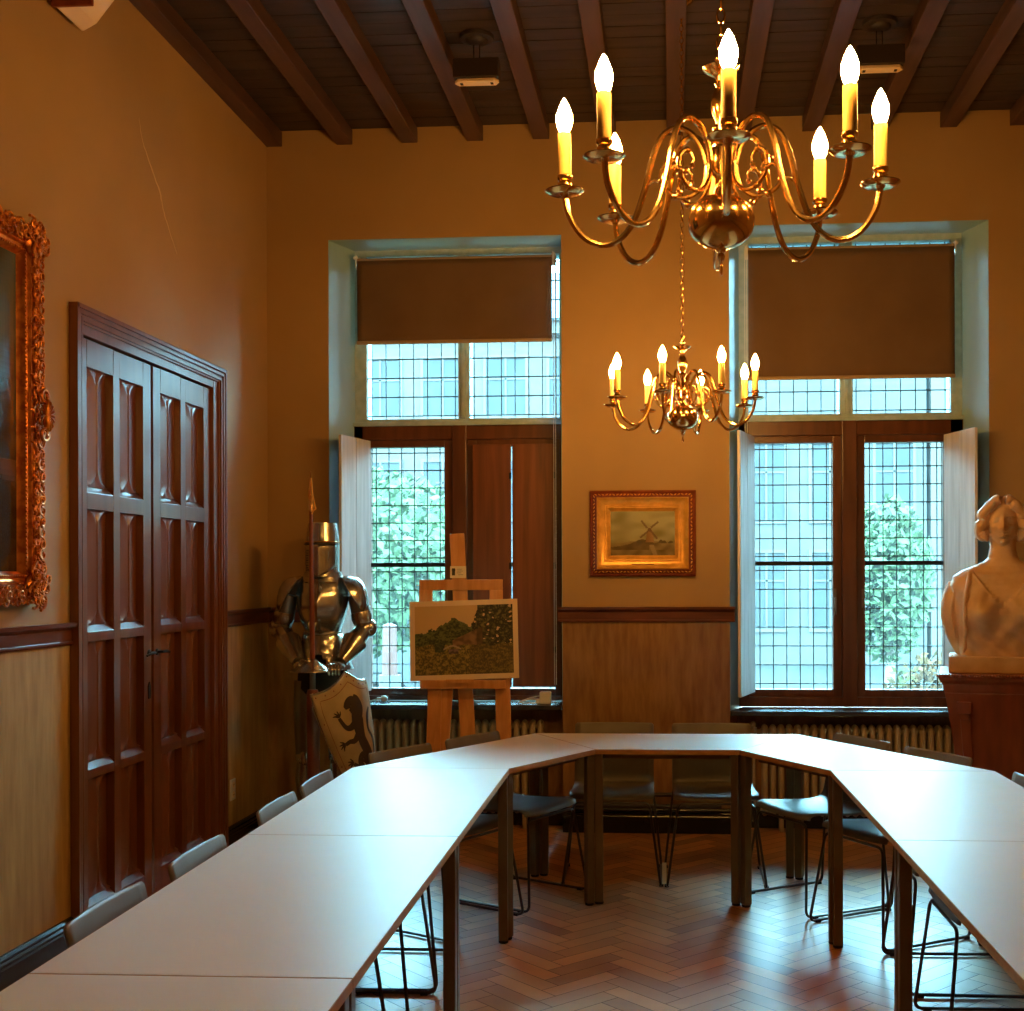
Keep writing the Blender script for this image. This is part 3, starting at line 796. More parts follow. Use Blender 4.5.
put_chair(-1.010, 6.078, -radians(119.2), 'taupe chair against the easel legs, at the left slanting table')
put_chair(-1.272, 5.605, -radians(119.2), 'taupe chair between the easel and the shield, at the left slanting table')
put_chair(0.945, 6.075, radians(120.9), 'taupe chair in front of the right radiator, first along the right slanting table')
put_chair(1.208, 5.595, radians(120.9), 'taupe chair in front of the bust pedestal, at the right slanting table')
put_chair(-1.425, 4.76, -H2+0.015, 'taupe chair in the left run, farthest from the camera, beside the armour')
put_chair(-1.415, 4.24, -H2+0.015, 'taupe chair in the left run, second from the armour, below the wall socket')
put_chair(-1.405, 3.49, -H2+0.015, 'taupe chair in the left run, in front of the right leaf of the door')
put_chair(-1.400, 2.90, -H2+0.015, 'taupe chair nearest the camera, in front of the left leaf of the door')
put_chair(1.405, 4.84, H2+0.015, 'taupe chair whose back just shows at the right edge, before the pedestal')
put_chair(1.41, 4.20, H2+0.015, 'taupe chair of which only the wire legs show, under the right table')
lp = MB(); lp.box(-0.275, 0.243, 0.02, -0.254, 0.249, 0.125)
lp.build('linking_plate', M['whitetrim'], c_left)['label'] = 'pale linking plate'

# ------------------------------------------------------------------ chandeliers
def make_chandelier():
    c = empty('chandelier', (0, 0, 0))          # origin at candle-plate height
    b = MB()
    b.lathe([(0.0,-0.148),(0.005,-0.145),(0.008,-0.137),(0.005,-0.130),(0.010,-0.126),(0.011,-0.121),(0.024,-0.1185),(0.040,-0.112),(0.054,-0.101),(0.063,-0.088),(0.0675,-0.072),(0.068,-0.060),(0.064,-0.045),(0.055,-0.032),(0.042,-0.022),(0.028,-0.016),(0.018,-0.013),
             (0.013,0.0),(0.012,0.02),(0.018,0.028),(0.028,0.034),(0.030,0.044),(0.030,0.070),(0.024,0.080),(0.012,0.086),(0.010,0.105),(0.016,0.112),(0.018,0.120),(0.011,0.128),(0.012,0.135),(0.019,0.150),(0.022,0.170),(0.017,0.190),(0.010,0.202),(0.014,0.208),(0.010,0.214),(0.012,0.222),
             (0.030,0.232),(0.038,0.240),(0.030,0.243),(0.012,0.243),(0.010,0.252),(0.013,0.258),(0.006,0.266),(0.0,0.268)], 32)
    b.build('body', M['brass'], c, smooth=True)
    lp_ = MB(); lp_.tube([(0.010*cos(t)*1.0, 0, 0.272+0.014*sin(t)) for t in [2*pi*i/14 for i in range(14)]], 0.0025, 6, closed=True)
    lp_.tube([(0.009*cos(t), 0, -0.162+0.011*sin(t)) for t in [2*pi*i/14 for i in range(14)]], 0.0025, 6, closed=True)
    lp_.build('loop', M['brass'], c, smooth=True)
    for k in range(8):
        a = empty_part = None
        R = RZ(2*pi*k/8)
        arm = MB()
        pts = spline([(0.029,0,0.050),(0.038,0,0.082),(0.060,0,0.112),(0.090,0,0.124),(0.120,0,0.108),(0.140,0,0.060),(0.155,0,0.0),(0.178,0,-0.062),(0.208,0,-0.098),(0.245,0,-0.108),(0.283,0,-0.088),(0.310,0,-0.045),(0.318,0,-0.004)], 5)
        arm.tube(pts, 0.0062, 8, mtx=R)
        ao = arm.build('arm', M['brass'], c, smooth=True)
        sc = MB()
        sc.tube(spline([(0.030,0,0.046),(0.036,0,0.010),(0.062,0,-0.014),(0.095,0,-0.012),(0.120,0,0.014),(0.118,0,0.046),(0.098,0,0.058),(0.082,0,0.046),(0.084,0,0.030)], 5), [0.0045]*24+[0.0045-0.00018*i for i in range(17)], 6, mtx=R)
        sc.tube(spline([(0.120,0,0.014),(0.135,0,0.020),(0.146,0,0.012)], 4), 0.003, 6, mtx=R)
        for q in ((0.120,0,0.016),(0.095,0,-0.013),(0.098,0,0.058)): sc.ball(q, 0.0075, 8, mtx=R)
        sc.ball((0.084,0,0.030), 0.006, 8, mtx=R)
        sc.build('scroll', M['brass'], ao, smooth=True)
        P = R @ T(0.318, 0, 0)
        pl = MB(); pl.lathe([(0.0,-0.010),(0.007,-0.008),(0.010,-0.003),(0.030,-0.004),(0.040,0.003),(0.039,0.005),(0.030,0.000),(0.024,0.002),(0.018,-0.0005),(0.010,0.0015),(0.0105,0.010),(0.015,0.014),(0.015,0.018),(0.011,0.021),(0.016,0.027),(0.016,0.033),(0.012,0.036),(0.0,0.036)], 24, P)
        po = pl.build('drip_pan', M['brass'], ao, smooth=True)
        MB().lathe([(0.0125,0.034),(0.0135,0.036),(0.0135,0.118),(0.0120,0.120),(0.0,0.120)], 16, P).build('candle_sleeve', M['sleeve'], ao, smooth=True)
        MB().lathe([(0.0,0.1195),(0.009,0.120),(0.0140,0.131),(0.0172,0.144),(0.0162,0.157),(0.0110,0.172),(0.0058,0.183),(0.0015,0.190),(0.0,0.191)], 14, P).build('flame_bulb', M['bulb'], ao, smooth=True)
    return c
def hang_chain(c):          # chain to the ceiling and its rose
    topz = (ZC-c.location.z)/c.scale.z
    ch = MB(); z = 0.284; k = 0
    while z < topz-0.02:
        Rr = RZ(0 if k % 2 else pi/2)
        ch.tube([(0.0075*cos(t), 0, z+0.009+0.0155*sin(t)) for t in [2*pi*i/12 for i in range(12)]], 0.0021, 5, closed=True, mtx=Rr); z += 0.0265; k += 1
    ch.build('chain', M['brass'], c, smooth=True)
    MB().lathe([(0.0, topz-0.05),(0.012,topz-0.045),(0.02,topz-0.03),(0.045,topz-0.015),(0.055,topz-0.001),(0.0,topz-0.0005)], 24).build('ceiling_rose', M['brass'], c, smooth=True)
cd1 = make_chandelier(); index_kids()
cd2 = copy_tree(cd1)
cd1.scale = (1.2, 1.2, 1.2); cd2.scale = (1.11, 1.11, 1.11)
cd1.location = (0.125, 2.98, 2.503); cd1.rotation_euler = (RX(radians(2.2)) @ RZ(-pi/2)).to_euler()
tag(cd1, 'brass eight-arm chandelier with lit candle bulbs, the larger one near the camera', 'chandelier', 'brass chandeliers on chains')
cd2.location = (0.059, 5.88, 2.398); cd2.rotation_euler = (0, 0, -pi/2-radians(15.5))
tag(cd2, 'brass eight-arm chandelier with lit candle bulbs, the smaller one over the windmill painting', 'chandelier', 'brass chandeliers on chains')
hang_chain(cd1); hang_chain(cd2)
fix = T(0, 0, 0.275) @ (RX(radians(2.2)) @ RZ(-pi/2)).inverted() @ RZ(-pi/2) @ T(0, 0, -0.275)
for o in list(COL.objects):          # the chain itself hangs plumb
    if o.parent is cd1 and o.name.split('.')[0] in ('chain', 'ceiling_rose'): o.matrix_local = fix

# ------------------------------------------------------------------ pictures made of coloured faces
def picture(name, w_, h_, nx, ny, fn, material, parent, mtx=None, y=0.0):
    mb = MB()
    vs = []
    for j in range(ny+1):
        for i in range(nx+1): vs.append((-w_/2+w_*i/nx, y, -h_/2+h_*j/ny))
    fs = []; cols = []
    for j in range(ny):
        for i in range(nx):
            a = j*(nx+1)+i; fs.append((a, a+1, a+nx+2, a+nx+1)); cols.append(fn((i+0.5)/nx, (j+0.5)/ny))
    me = bpy.data.meshes.new(name); 
    if mtx is not None: vs = [tuple(mtx @ Vector(v)) for v in vs]
    me.from_pydata(vs, [], fs); me.materials.append(material)
    o = bpy.data.objects.new(name, me); COL.objects.link(o); o.parent = parent
    color_attr(o, cols); return o
def nz(x, y, s=1.0, o=0.0): return noise.noise(Vector((x*s+o, y*s-o, o*1.7)))
def mixc(a, b, t): t = max(0, min(1, t)); return tuple(a[i]*(1-t)+b[i]*t for i in range(3))

# windmill painting --------------------------------------------------
def windmill_fn(u, v):
    sky = mixc((0.19, 0.17, 0.06), (0.34, 0.32, 0.17), 0.5+1.1*nz(u*1.3, v*2.2, 2.6, 3)+0.3*v)
    c = sky
    hz = 0.30+0.006*sin(u*20)
    if v < hz+0.02: c = mixc((0.22, 0.17, 0.07), (0.13, 0.10, 0.04), (hz-v)*4+0.4*nz(u, v, 9, 1))
    if v < 0.36 and u < 0.3 and v > 0.28: c = mixc(c, (0.26, 0.23, 0.12), 0.5)
    hill = 0.20+0.16*math.exp(-((u-0.50)/0.22)**2)+0.02*nz(u, 0, 12, 5)
    if v < hill: c = mixc((0.085, 0.055, 0.02), (0.15, 0.10, 0.04), 0.5+nz(u, v, 10, 2))
    if u > 0.60 and v < 0.24+0.06*sin((u-0.6)*9) : c = mixc((0.12, 0.085, 0.035), (0.24, 0.18, 0.08), 0.5+nz(u, v, 8, 4))
    if v < 0.13: c = mixc((0.24, 0.18, 0.08), (0.12, 0.085, 0.03), 0.5+nz(u, v, 7, 6))
    if abs(u-(0.62+0.25*(0.3-v))) < 0.035 and v < 0.24: c = (0.28, 0.21, 0.10)
    # mill body, cap and sails
    mx_, my_ = 0.600, 0.58
    if 0.30 < v < 0.56 and abs(u-mx_-0.01) < 0.040+0.10*(0.56-v): c = mixc((0.20, 0.10, 0.035), (0.28, 0.17, 0.07), (u-mx_+0.05)*10)
    if 0.54 <= v < 0.62 and abs(u-mx_-0.005) < 0.036*sqrt(max(0, 1-((v-0.54)/0.08)**2)): c = (0.13, 0.07, 0.03)
    for an in (radians(38), radians(128), radians(218), radians(308)):
        dx, dy = cos(an), sin(an); px, py = (u-mx_)*1.45, (v-my_)
        t = px*dx+py*dy; s_ = -px*dy+py*dx
        if 0 < t < 0.27 and (abs(s_) < 0.008 or (0.06 < t and 0 < s_ < 0.036)): c = mixc(c, (0.12, 0.07, 0.035), 0.85)
    for (tx, th) in ((0.44, 0.05), (0.78, 0.06), (0.83, 0.045), (0.93, 0.03)):
        if abs(u-tx) < 0.035 and hz-0.02 < v < hz+th*(1-((u-tx)/0.035)**2): c = (0.09, 0.065, 0.03)
    return c
def ring(mb, x0, z0, x1, z1, prof):
    # prof: list of (inset, depth toward -y); builds mitred ring swept round the rectangle
    n = len(prof); vs = []
    for (cx0, cz0, sx, sz) in ((x0, z0, 1, 1), (x1, z0, -1, 1), (x1, z1, -1, -1), (x0, z1, 1, -1)):
        for (a, d) in prof: vs.append((cx0+sx*a, -d, cz0+sz*a))
    fs = []
    for k in range(4):
        k2 = (k+1) % 4
        for i in range(n-1): fs.append((k*n+i, k2*n+i, k2*n+i+1, k*n+i+1))
    mb.add(vs, fs)
wx0, wx1, wz0, wz1 = -0.492, 0.152, 1.562, 2.084
wc = ((wx0+wx1)/2, (wz0+wz1)/2); ww, wh = wx1-wx0, wz1-wz0
pt = empty('windmill_painting', (wc[0], YB, wc[1])); tag(pt, 'small oil painting of a windmill in a gilt frame, hung between the windows', 'painting')
mb = MB(); ring(mb, -ww/2, -wh/2, ww/2, wh/2, [(0,0.001),(0,0.022),(0.010,0.030),(0.016,0.026),(0.022,0.030),(0.040,0.052),(0.044,0.052)]); mb.build('outer_frame', M['redframe'], pt, smooth=True, autos=30)
mb = MB(); ring(mb, -ww/2+.044, -wh/2+.044, ww/2-.044, wh/2-.044, [(0,0.052),(0.004,0.056),(0.012,0.050),(0.030,0.034),(0.046,0.030),(0.050,0.034)]); mb.build('gilt_cove', M['goldleaf'], pt, smooth=True, autos=30)
mb = MB(); ring(mb, -ww/2+.094, -wh/2+.094, ww/2-.094, wh/2-.094, [(0,0.034),(0.003,0.028),(0.008,0.027),(0.012,0.029),(0.022,0.022),(0.030,0.014),(0.034,0.010)]); mb.build('inner_slip', M['goldleaf'], pt, smooth=True, autos=30)
mb = MB()
def around(x0, z0, x1, z1, step):
    out = []
    for (a, b) in (((x0, z0), (x1, z0)), ((x1, z0), (x1, z1)), ((x1, z1), (x0, z1)), ((x0, z1), (x0, z0))):
        Ls = sqrt((b[0]-a[0])**2+(b[1]-a[1])**2); k = max(1, int(round(Ls/step)))
        for i in range(k): t = (i+0.5)/k; out.append((a[0]+(b[0]-a[0])*t, a[1]+(b[1]-a[1])*t, atan2(b[1]-a[1], b[0]-a[0])))
    return out
for (x, z, an) in around(-ww/2+.027, -wh/2+.027, ww/2-.027, wh/2-.027, 0.022):
    mb.ball((0, 0, 0), (0.009, 0.005, 0.0035), 8, T(x, -0.040, z) @ RY(-an) @ RY(0.5 if rnd.random() < .5 else -0.5))
mb.build('leaf_moulding', M['goldleaf'], pt, smooth=True)
mb = MB(); mb.box(-0.068, -0.0385, -wh/2+0.060, 0.068, -0.030, -wh/2+0.076); mb.build('name_plate', M['redframe'], pt, bevel=0.002)
picture('canvas', ww-0.250, wh-0.250, 120, 84, windmill_fn, M['oil'], pt, y=-0.011)

# big ornate painting on the left wall --------------------------------
def dark_fn(u, v):
    c = mixc((0.012, 0.014, 0.013), (0.05, 0.06, 0.06), 0.5+1.6*nz(u*1.5, v, 3, 9))
    if v > 0.35: c = mixc(c, (0.13, 0.20, 0.24), max(0, nz(u*2, v*2, 2.0, 4)*1.6+0.15)*(v-0.35)*1.6)
    if v < 0.35: c = mixc(c, (0.13, 0.06, 0.03), max(0, nz(u*3, v*3, 2.5, 6)*1.5))
    return c
py0, py1, pz0, pz1 = 3.00, 4.615, 1.462, 2.925
Lw, Lh = py1-py0, pz1-pz0
bp_ = empty('ornate_painting', (XL, (py0+py1)/2, (pz0+pz1)/2), rot=(0, 0, pi/2)); tag(bp_, 'large dark painting in a heavy carved gilt frame, cut off at the left edge', 'painting')
# local: x runs along -Y... local -y faces the room (+X)
mb = MB(); ring(mb, -Lw/2, -Lh/2, Lw/2, Lh/2, [(0,0.001),(0,0.036),(0.010,0.048),(0.030,0.055),(0.052,0.050),(0.068,0.040),(0.072,0.036)]); mb.build('frame_body', M['gold'], bp_, smooth=True, autos=30)
mb = MB(); ring(mb, -Lw/2+.072, -Lh/2+.072, Lw/2-.072, Lh/2-.072, [(0,0.036),(0.004,0.048),(0.010,0.048),(0.016,0.036),(0.026,0.032),(0.032,0.040),(0.039,0.040),(0.043,0.028),(0.050,0.016),(0.054,0.010)]); mb.build('inner_moulding', M['gold'], bp_, smooth=True, autos=30)
orn = MB()
def curl(mb, x, z, an, size, hand, depth, thick):
    pts = []; rad_ = []
    n = 16
    for i in range(n+1):
        t = i/n; rr = size*(1-0.78*t); th = hand*t*1.55*2*pi*0.8
        pts.append((rr*cos(th), -depth-0.012*t, rr*sin(th))); rad_.append(thick*(1-0.45*t))
    mb.tube(pts, rad_, 6, mtx=T(x, 0, z) @ RY(-an))
k = 0
for (ins, dep, sz_, stp) in ((0.014, 0.048, 0.021, 0.040), (0.038, 0.062, 0.025, 0.044), (0.060, 0.052, 0.015, 0.032)):
    for (x, z, an) in around(-Lw/2+ins, -Lh/2+ins, Lw/2-ins, Lh/2-ins, stp):
        k += 1; hd_ = 1 if k % 2 else -1
        curl(orn, x, z, an+rnd.uniform(-0.5, 0.5), sz_*rnd.uniform(0.85, 1.15), hd_, dep, 0.0050)
        a2 = an+rnd.uniform(-1.4, 1.4)+pi/2*hd_
        orn.ball((0,0,0), (0.013, 0.008, 0.005), 6, T(x+0.018*cos(a2), -dep+0.002, z+0.018*sin(a2)) @ RY(-a2))
# bulging leafy corners and a shell cartouche half way up each side
for (cx0, cz0) in ((-1,-1),(1,-1),(1,1),(-1,1)):
    px_, pz_ = cx0*(Lw/2-0.062), cz0*(Lh/2-0.062)
    orn.ball((px_, -0.045, pz_), (0.062, 0.030, 0.062), 12)
    for q in range(26):
        a2 = rnd.uniform(0, 2*pi); rr = rnd.uniform(0.01, 0.080)
        curl(orn, px_+rr*cos(a2), pz_+rr*sin(a2), a2, rnd.uniform(0.018, 0.032), rnd.choice((-1,1)), 0.082-0.25*rr, 0.0062)
for (sx_, sz_, an) in ((Lw/2-0.05, 0, 0), (-Lw/2+0.05, 0, pi), (0, Lh/2-0.05, pi/2), (0, -Lh/2+0.05, -pi/2)):
    for q in range(9):
        a2 = an+radians(-80+20*q)
        orn.ball((0,0,0), (0.036, 0.014, 0.009), 8, T(sx_+0.034*cos(a2), -0.088, sz_+0.034*sin(a2)) @ RY(-a2))
    for hnd in (-1, 1):
        curl(orn, sx_+0.07*sin(an)*hnd, sz_+0.07*cos(an)*hnd, an, 0.034, hnd, 0.08, 0.008)
orn.build('carved_scrollwork', M['gold'], bp_, smooth=True)
bd = MB()
for (x, z, an) in around(-Lw/2+.108, -Lh/2+.108, Lw/2-.108, Lh/2-.108, 0.016): bd.ball((x, -0.041, z), 0.0048, 6)
bd.build('beading', M['gold'], bp_, smooth=True)
picture('canvas', Lw-0.250, Lh-0.250, 70, 60, dark_fn, M['oil'], bp_, y=-0.011)

# ------------------------------------------------------------------ easel and print
def make_easel():
    e = empty('easel', (-1.175, 6.80, 0), rz=radians(5)); tag(e, 'orange pine studio easel standing before the left window', 'easel')
    lean = radians(9)
    # side legs, leaning back with height; local y=0 at floor front
    def L(x, z, dy=0): return (x, dy + z*math.tan(lean), z)
    m = MB(); m.bar(L(-0.178, 0), L(-0.168, 1.04), 0.080, 0.022, up=(0,1,0)); m.build('front_leg', M['easel'], e, bevel=0.003)
    m = MB(); m.bar(L(-0.150, 0, 0.02), L(-0.090, 1.02, 0.005), 0.062, 0.020, up=(0,1,0)); m.build('brace', M['easel'], e, bevel=0.003)
    m = MB(); m.bar(L(0.245, 0), L(0.218, 1.04), 0.086, 0.022, up=(0,1,0)); m.build('front_leg', M['easel'], e, bevel=0.003)
    m = MB(); m.bar(L(0.058, 0.1, 0.025), L(-0.055, 1.815, 0.025), 0.086, 0.022, up=(0,1,0)); m.build('mast', M['easel'], e, bevel=0.003)
    m = MB(); m.bar((0.0, 0.20, 0.9), (0.0, 0.42, 0.0), 0.05, 0.022, up=(0,1,0)); m.build('rear_leg', M['easel'], e, bevel=0.003)
    m = MB(); m.bar(L(-0.250, 0.946, -0.035), L(0.240, 0.946, -0.035), 0.030, 0.050, up=(0,0,1)); m.build('shelf', M['easel'], e, bevel=0.003)
    m = MB(); m.bar(L(-0.268, 1.515, 0.004), L(0.218, 1.515, 0.004), 0.020, 0.062, up=(0,0,1))
    m.build('crossbar', M['easel'], e, bevel=0.003)
    for x in (-0.229, 0.180):
        m = MB(); m.bar(L(x, 1.03, 0.004), L(x, 1.484, 0.004), 0.078, 0.020, up=(0,1,0)); m.build('upright', M['easel'], e, bevel=0.003)
    m = MB(); m.bar(L(-0.10, 0.966, -0.064), L(0.06, 0.966, -0.064), 0.008, 0.02); m.build('stop_lip', M['easel'], e)
    # small exhibition card stuck to the mast
    c = empty('caption_card', e.matrix_world @ Vector((0, 0, 0))); c.location = Vector((-1.175, 6.80, 0)) + (RZ(radians(5)) @ Vector((-0.043, 0.006+1.590*math.tan(lean), 1.590)))
    c.rotation_euler = (-lean, 0, radians(5)); tag(c, 'small white caption card with an emblem, fixed to the easel mast', 'card')
    MB().box(-0.047, 0.0015, -0.035, 0.047, 0.004, 0.035).build('card', M['card'], c)
    k = MB(); k.box(-0.036, 0.0005, -0.020, -0.018, 0.0015, 0.022); k.ball((-0.027, 0.001, 0.012), (0.011, 0.0008, 0.010), 10)
    for q, (a, b) in enumerate(((-0.008, 0.022), (-0.008, 0.028), (-0.008, 0.018), (0.0, 0.03))): k.box(a, 0.0005, 0.016-q*0.011, b, 0.0015, 0.018-q*0.011)
    k.build('print', M['ink'], c)
    def photo_fn(u, v):
        c = (0.55, 0.36, 0.17)                                  # sky, same tone as the mount
        t1 = 0.66+0.16*math.exp(-((u-0.40)/0.13)**2)-0.28*max(0, 0.26-u)+0.05*nz(u, 0, 16, 3)+0.03*nz(u, v, 40, 8)
        g = 0.5+1.1*nz(u, v, 26, 2)+1.0*nz(u, v, 61, 5)
        if v < t1 and u < 0.62: c = mixc((0.012, 0.020, 0.006), (0.10, 0.115, 0.03), g*1.0)
        t2 = 0.60+0.50*max(0, (u-0.56))/0.12+0.10*nz(u, v, 14, 5)
        if u > 0.57 and v < t2 and nz(u, v, 22, 7) > -0.42: c = mixc((0.008, 0.009, 0.004), (0.14, 0.12, 0.035), -0.15+1.6*max(0, nz(u, v, 24, 9))+1.3*max(0, nz(u*1.4, v, 52, 3)))
        # boulder wall
        if 0.385 < u < 0.69 and 0.27 < v < 0.50+0.62*(u-0.385) and v < 0.74-0.6*max(0, u-0.66)*3:
            c = mixc((0.085, 0.042, 0.018), (0.22, 0.12, 0.05), 0.5+1.3*nz(u, v, 18, 4))
            if u > 0.63: c = mixc(c, (0.04, 0.02, 0.008), 0.7)
        if v < 0.42+0.04*nz(u, 0, 10, 2):
            c = mixc((0.06, 0.048, 0.010), (0.27, 0.195, 0.040), 0.40+0.9*nz(u*0.7, v, 30, 11)+1.2*nz(u*1.6, v*0.8, 58, 1))
            if u > 0.55: c = mixc(c, (0.05, 0.032, 0.012), 0.45)
        if 0.20 < u < 0.30 and 0.33 < v < 0.45: c = mixc((0.012, 0.02, 0.008), (0.05, 0.06, 0.02), g)
        if abs((v-0.385)-0.03*cos((u-0.38)*24)) < 0.012 and 0.29 < u < 0.47: c = (0.30, 0.22, 0.12)
        if 0.34 < u < 0.44 and 0.30 < v < 0.375: c = mixc((0.05, 0.03, 0.025), (0.16, 0.10, 0.08), 0.5+2*nz(u, v, 30, 3))
        return c
    pw, ph = 0.622, 0.458
    P = empty('landscape_print', (0, 0, 0)); P.location = Vector((-1.175, 6.80, 0)) + (RZ(radians(5)) @ Vector((0.0, -0.048+1.200*math.tan(lean), 1.200)))
    P.rotation_euler = (-lean, radians(-1.6), radians(5)); tag(P, 'mounted landscape photograph of bushes and a rock wall resting on the easel', 'picture')
    MB().box(-pw/2, 0, -ph/2, pw/2, 0.006, ph/2).build('mount_board', M['mount'], P)
    picture('photograph', pw-0.058, ph-0.060, 170, 124, photo_fn, M['picture'], P, y=-0.0008)
make_easel()

# ------------------------------------------------------------------ suit of armour
def make_armour():
    K = empty('suit_of_armour', (-2.025, 6.98, 0), rz=radians(6)); tag(K, 'standing steel suit of armour with closed helmet in the left corner', 'suit of armour')
    S = M['steel']
    # helmet
    h = MB()
    def helm(u, v):
        a = 2*pi*u
        prof = [(0.0, 0.105, 0.105), (0.0, 0.105, 0.105)]
        z = 1.565+0.315*v
        zs = [1.565, 1.60, 1.66, 1.74, 1.755, 1.80, 1.85, 1.876, 1.880]; rs = [0.108, 0.098, 0.096, 0.097, 0.097, 0.093, 0.086, 0.082, 0.0]
        i = min(len(zs)-2, int(v*(len(zs)-1))); f = v*(len(zs)-1)-i
        r = rs[i]+(rs[i+1]-rs[i])*f; z = zs[i]+(zs[i+1]-zs[i])*f
        y = -sin(a)*r*1.22
        if -sin(a) < 0: y = y - 0.020*abs(sin(a))**6*(1 if z < 1.75 else 0.3)
        return (cos(a)*r, y, z)
    h.surf(helm, 40, 8, closeu=True)
    ho = h.build('helmet', S, K, smooth=True)
    # lower visor plate with a vertical keel, ending in a point
    m = MB()
    def vis(u, v):
        a = radians(-62+124*u); zt = 1.748; zb = 1.560+0.075*abs(2*u-1)**1.2
        z = zt+(zb-zt)*v; r = 0.101
        return (sin(a)*r, -cos(a)*r*1.22-0.028*(1-abs(2*u-1))**1.3, z)
    m.surf(vis, 24, 10); m.build('visor', S, ho, smooth=True, solid=0.003, autos=60)
    m = MB()
    for sg in (-1, 1):
        for i in range(5):
            for j in range(9):
                a = radians(sg*(16+8*i)); r = 0.103
                u_ = 0.5+a/radians(124); z = 1.715-0.014*j
                m.ball((sin(a)*r, -cos(a)*r*1.22-0.028*(1-abs(2*u_-1))**1.3-0.001, z), 0.0028, 6)
    m.build('breath_holes', M['ink'], ho)
    m = MB(); m.tube([(sin(radians(a))*0.101, -cos(radians(a))*0.101*1.22-0.012*(1-abs(a)/70), 1.754) for a in range(-70, 71, 7)], 0.0045, 6); m.build('eye_slit', M['ink'], ho)
    m = MB(); m.tube([(sin(radians(a))*0.101, -cos(radians(a))*0.101*1.22-0.012*(1-abs(a)/80), 1.766) for a in range(-180, 181, 12)], 0.0045, 6); m.build('brow_band', M['brass'], ho, smooth=True)
    # gorget
    MB().lathe([(0.105,1.50),(0.125,1.535),(0.118,1.555),(0.108,1.585),(0.110,1.592)], 30, sy=1.1).build('gorget', S, K, smooth=True)
    # breastplate with medial ridge
    m = MB()
    zs = [(1.232,0.098,0.088),(1.26,0.108,0.112),(1.32,0.130,0.150),(1.39,0.146,0.166),(1.46,0.152,0.158),(1.52,0.138,0.132),(1.58,0.100,0.095)]
    def tor(u, v):
        a = 2*pi*u; i = min(len(zs)-2, int(v*(len(zs)-1))); f = v*(len(zs)-1)-i
        z, rx, ry = [zs[i][k]+(zs[i+1][k]-zs[i][k])*f for k in range(3)]
        c, s_ = cos(a), sin(a)
        y = s_*ry
        if s_ < 0: y -= 0.022*max(0, 1-abs(c)*3.0)*sin(pi*min(1, v*0.9+0.08))
        return (c*rx, y, z)
    m.surf(tor, 48, 18, closeu=True); bo = m.build('breastplate', S, K, smooth=True, autos=50)
    m = MB(); m.ball((0.012, -0.148, 1.50), (0.008, 0.006, 0.014), 8); m.ball((0.010, -0.158, 1.485), 0.006, 8)
    m.tube([(0.0, -0.14, 1.545), (0.006, -0.155, 1.52), (0.01, -0.162, 1.49)], 0.004, 6); m.build('clasp', M['steeldark'], bo, smooth=True)
    # belt + fauld
    MB().lathe([(0.108,1.22),(0.112,1.236),(0.108,1.246)], 32, sy=0.88).build('waist_band', M['steeldark'], K, smooth=True)
    m = MB()
    def fl(u, v):
        a = -pi/2+2*pi*u; st = v*4; rr = 0.112+0.062*v+0.004*(st-int(st)); z = 1.232-0.205*v
        # arched opening at the front bottom
        fx = abs(((u+0.5) % 1)-0.5)
        if v > 0.5 and fx < 0.075: z += 0.0
        return (cos(a)*rr, sin(a)*rr*0.92, z)
    tmp = MB(); tmp.surf(fl, 48, 16, closeu=True)
    for f in tmp.f:
        c = sum((Vector(tmp.v[i]) for i in f), Vector())/4
        if c.y < 0 and c.z < 1.135 and (c.x/0.042)**2+((c.z-1.02)/0.105)**2 < 1: continue
        m.face(f)
    m.v = tmp.v
    m.build('fauld', S, K, smooth=True, solid=0.003)
    MB().lathe([(0.09,1.16),(0.145,1.0),(0.15,0.92),(0.12,0.86)], 24, sy=0.8).build('padding', M['darkcloth'], K, smooth=True)
    for sg, labl in ((-1, 'l'), (1, 'r')):
        # pauldron: overlapping curved plate
        m = MB()
        def pau(u, v, sg=sg):
            a = 2*pi*u; cap = radians(72+22*cos(a)); b = cap*v
            d = Vector((sin(b)*cos(a), sin(b)*sin(a), cos(b)))
            d = RY(radians(30)) @ d
            k = 1+0.04*v**6
            return (sg*(0.150+d.x*0.112*k), d.y*0.118*k, 1.458+d.z*0.112*k-0.055*max(0, d.x)*v)
        m.surf(pau, 36, 16, closeu=True); po = m.build('pauldron', S, K, smooth=True, solid=0.004)
        # upper arm
        sh_ = Vector((sg*0.195, 0.0, 1.46)); el = Vector((sg*0.240, 0.0, 1.265)); 
        hand = Vector((-0.085, -0.235, 1.065)) if sg < 0 else Vector((0.125, -0.235, 1.062))
        m = MB(); m.tube([sh_, sh_.lerp(el, 0.5), el], [0.052, 0.056, 0.048], 16); m.build('rerebrace', M['steeldark'], K, smooth=True)
        m = MB(); q1 = sh_.lerp(el, 0.52); q2 = sh_.lerp(el, 0.86)
        m.tube([q1, q1.lerp(q2, .5), q2], [0.058, 0.062, 0.055], 18); m.build('arm_band', S, K, smooth=True)
        m = MB(); m.ball(tuple(el), (0.060, 0.062, 0.050), 16)
        m.ball((el.x+sg*0.03, el.y+0.01, el.z), (0.045, 0.06, 0.055), 14)
        m.build('elbow_cop', S, K, smooth=True)
        wr = el.lerp(hand, 0.80)
        m = MB(); m.tube([el.lerp(hand, t) for t in (0.1, 0.3, 0.6, 0.8)], [0.052, 0.056, 0.044, 0.036], 16); m.build('vambrace', S, K, smooth=True)
        m = MB(); m.tube([el.lerp(hand, t) for t in (0.38, 0.55, 0.72, 0.90)], [0.074, 0.060, 0.047, 0.036], 18); go = m.build('gauntlet', S, K, smooth=True, solid=0.0)
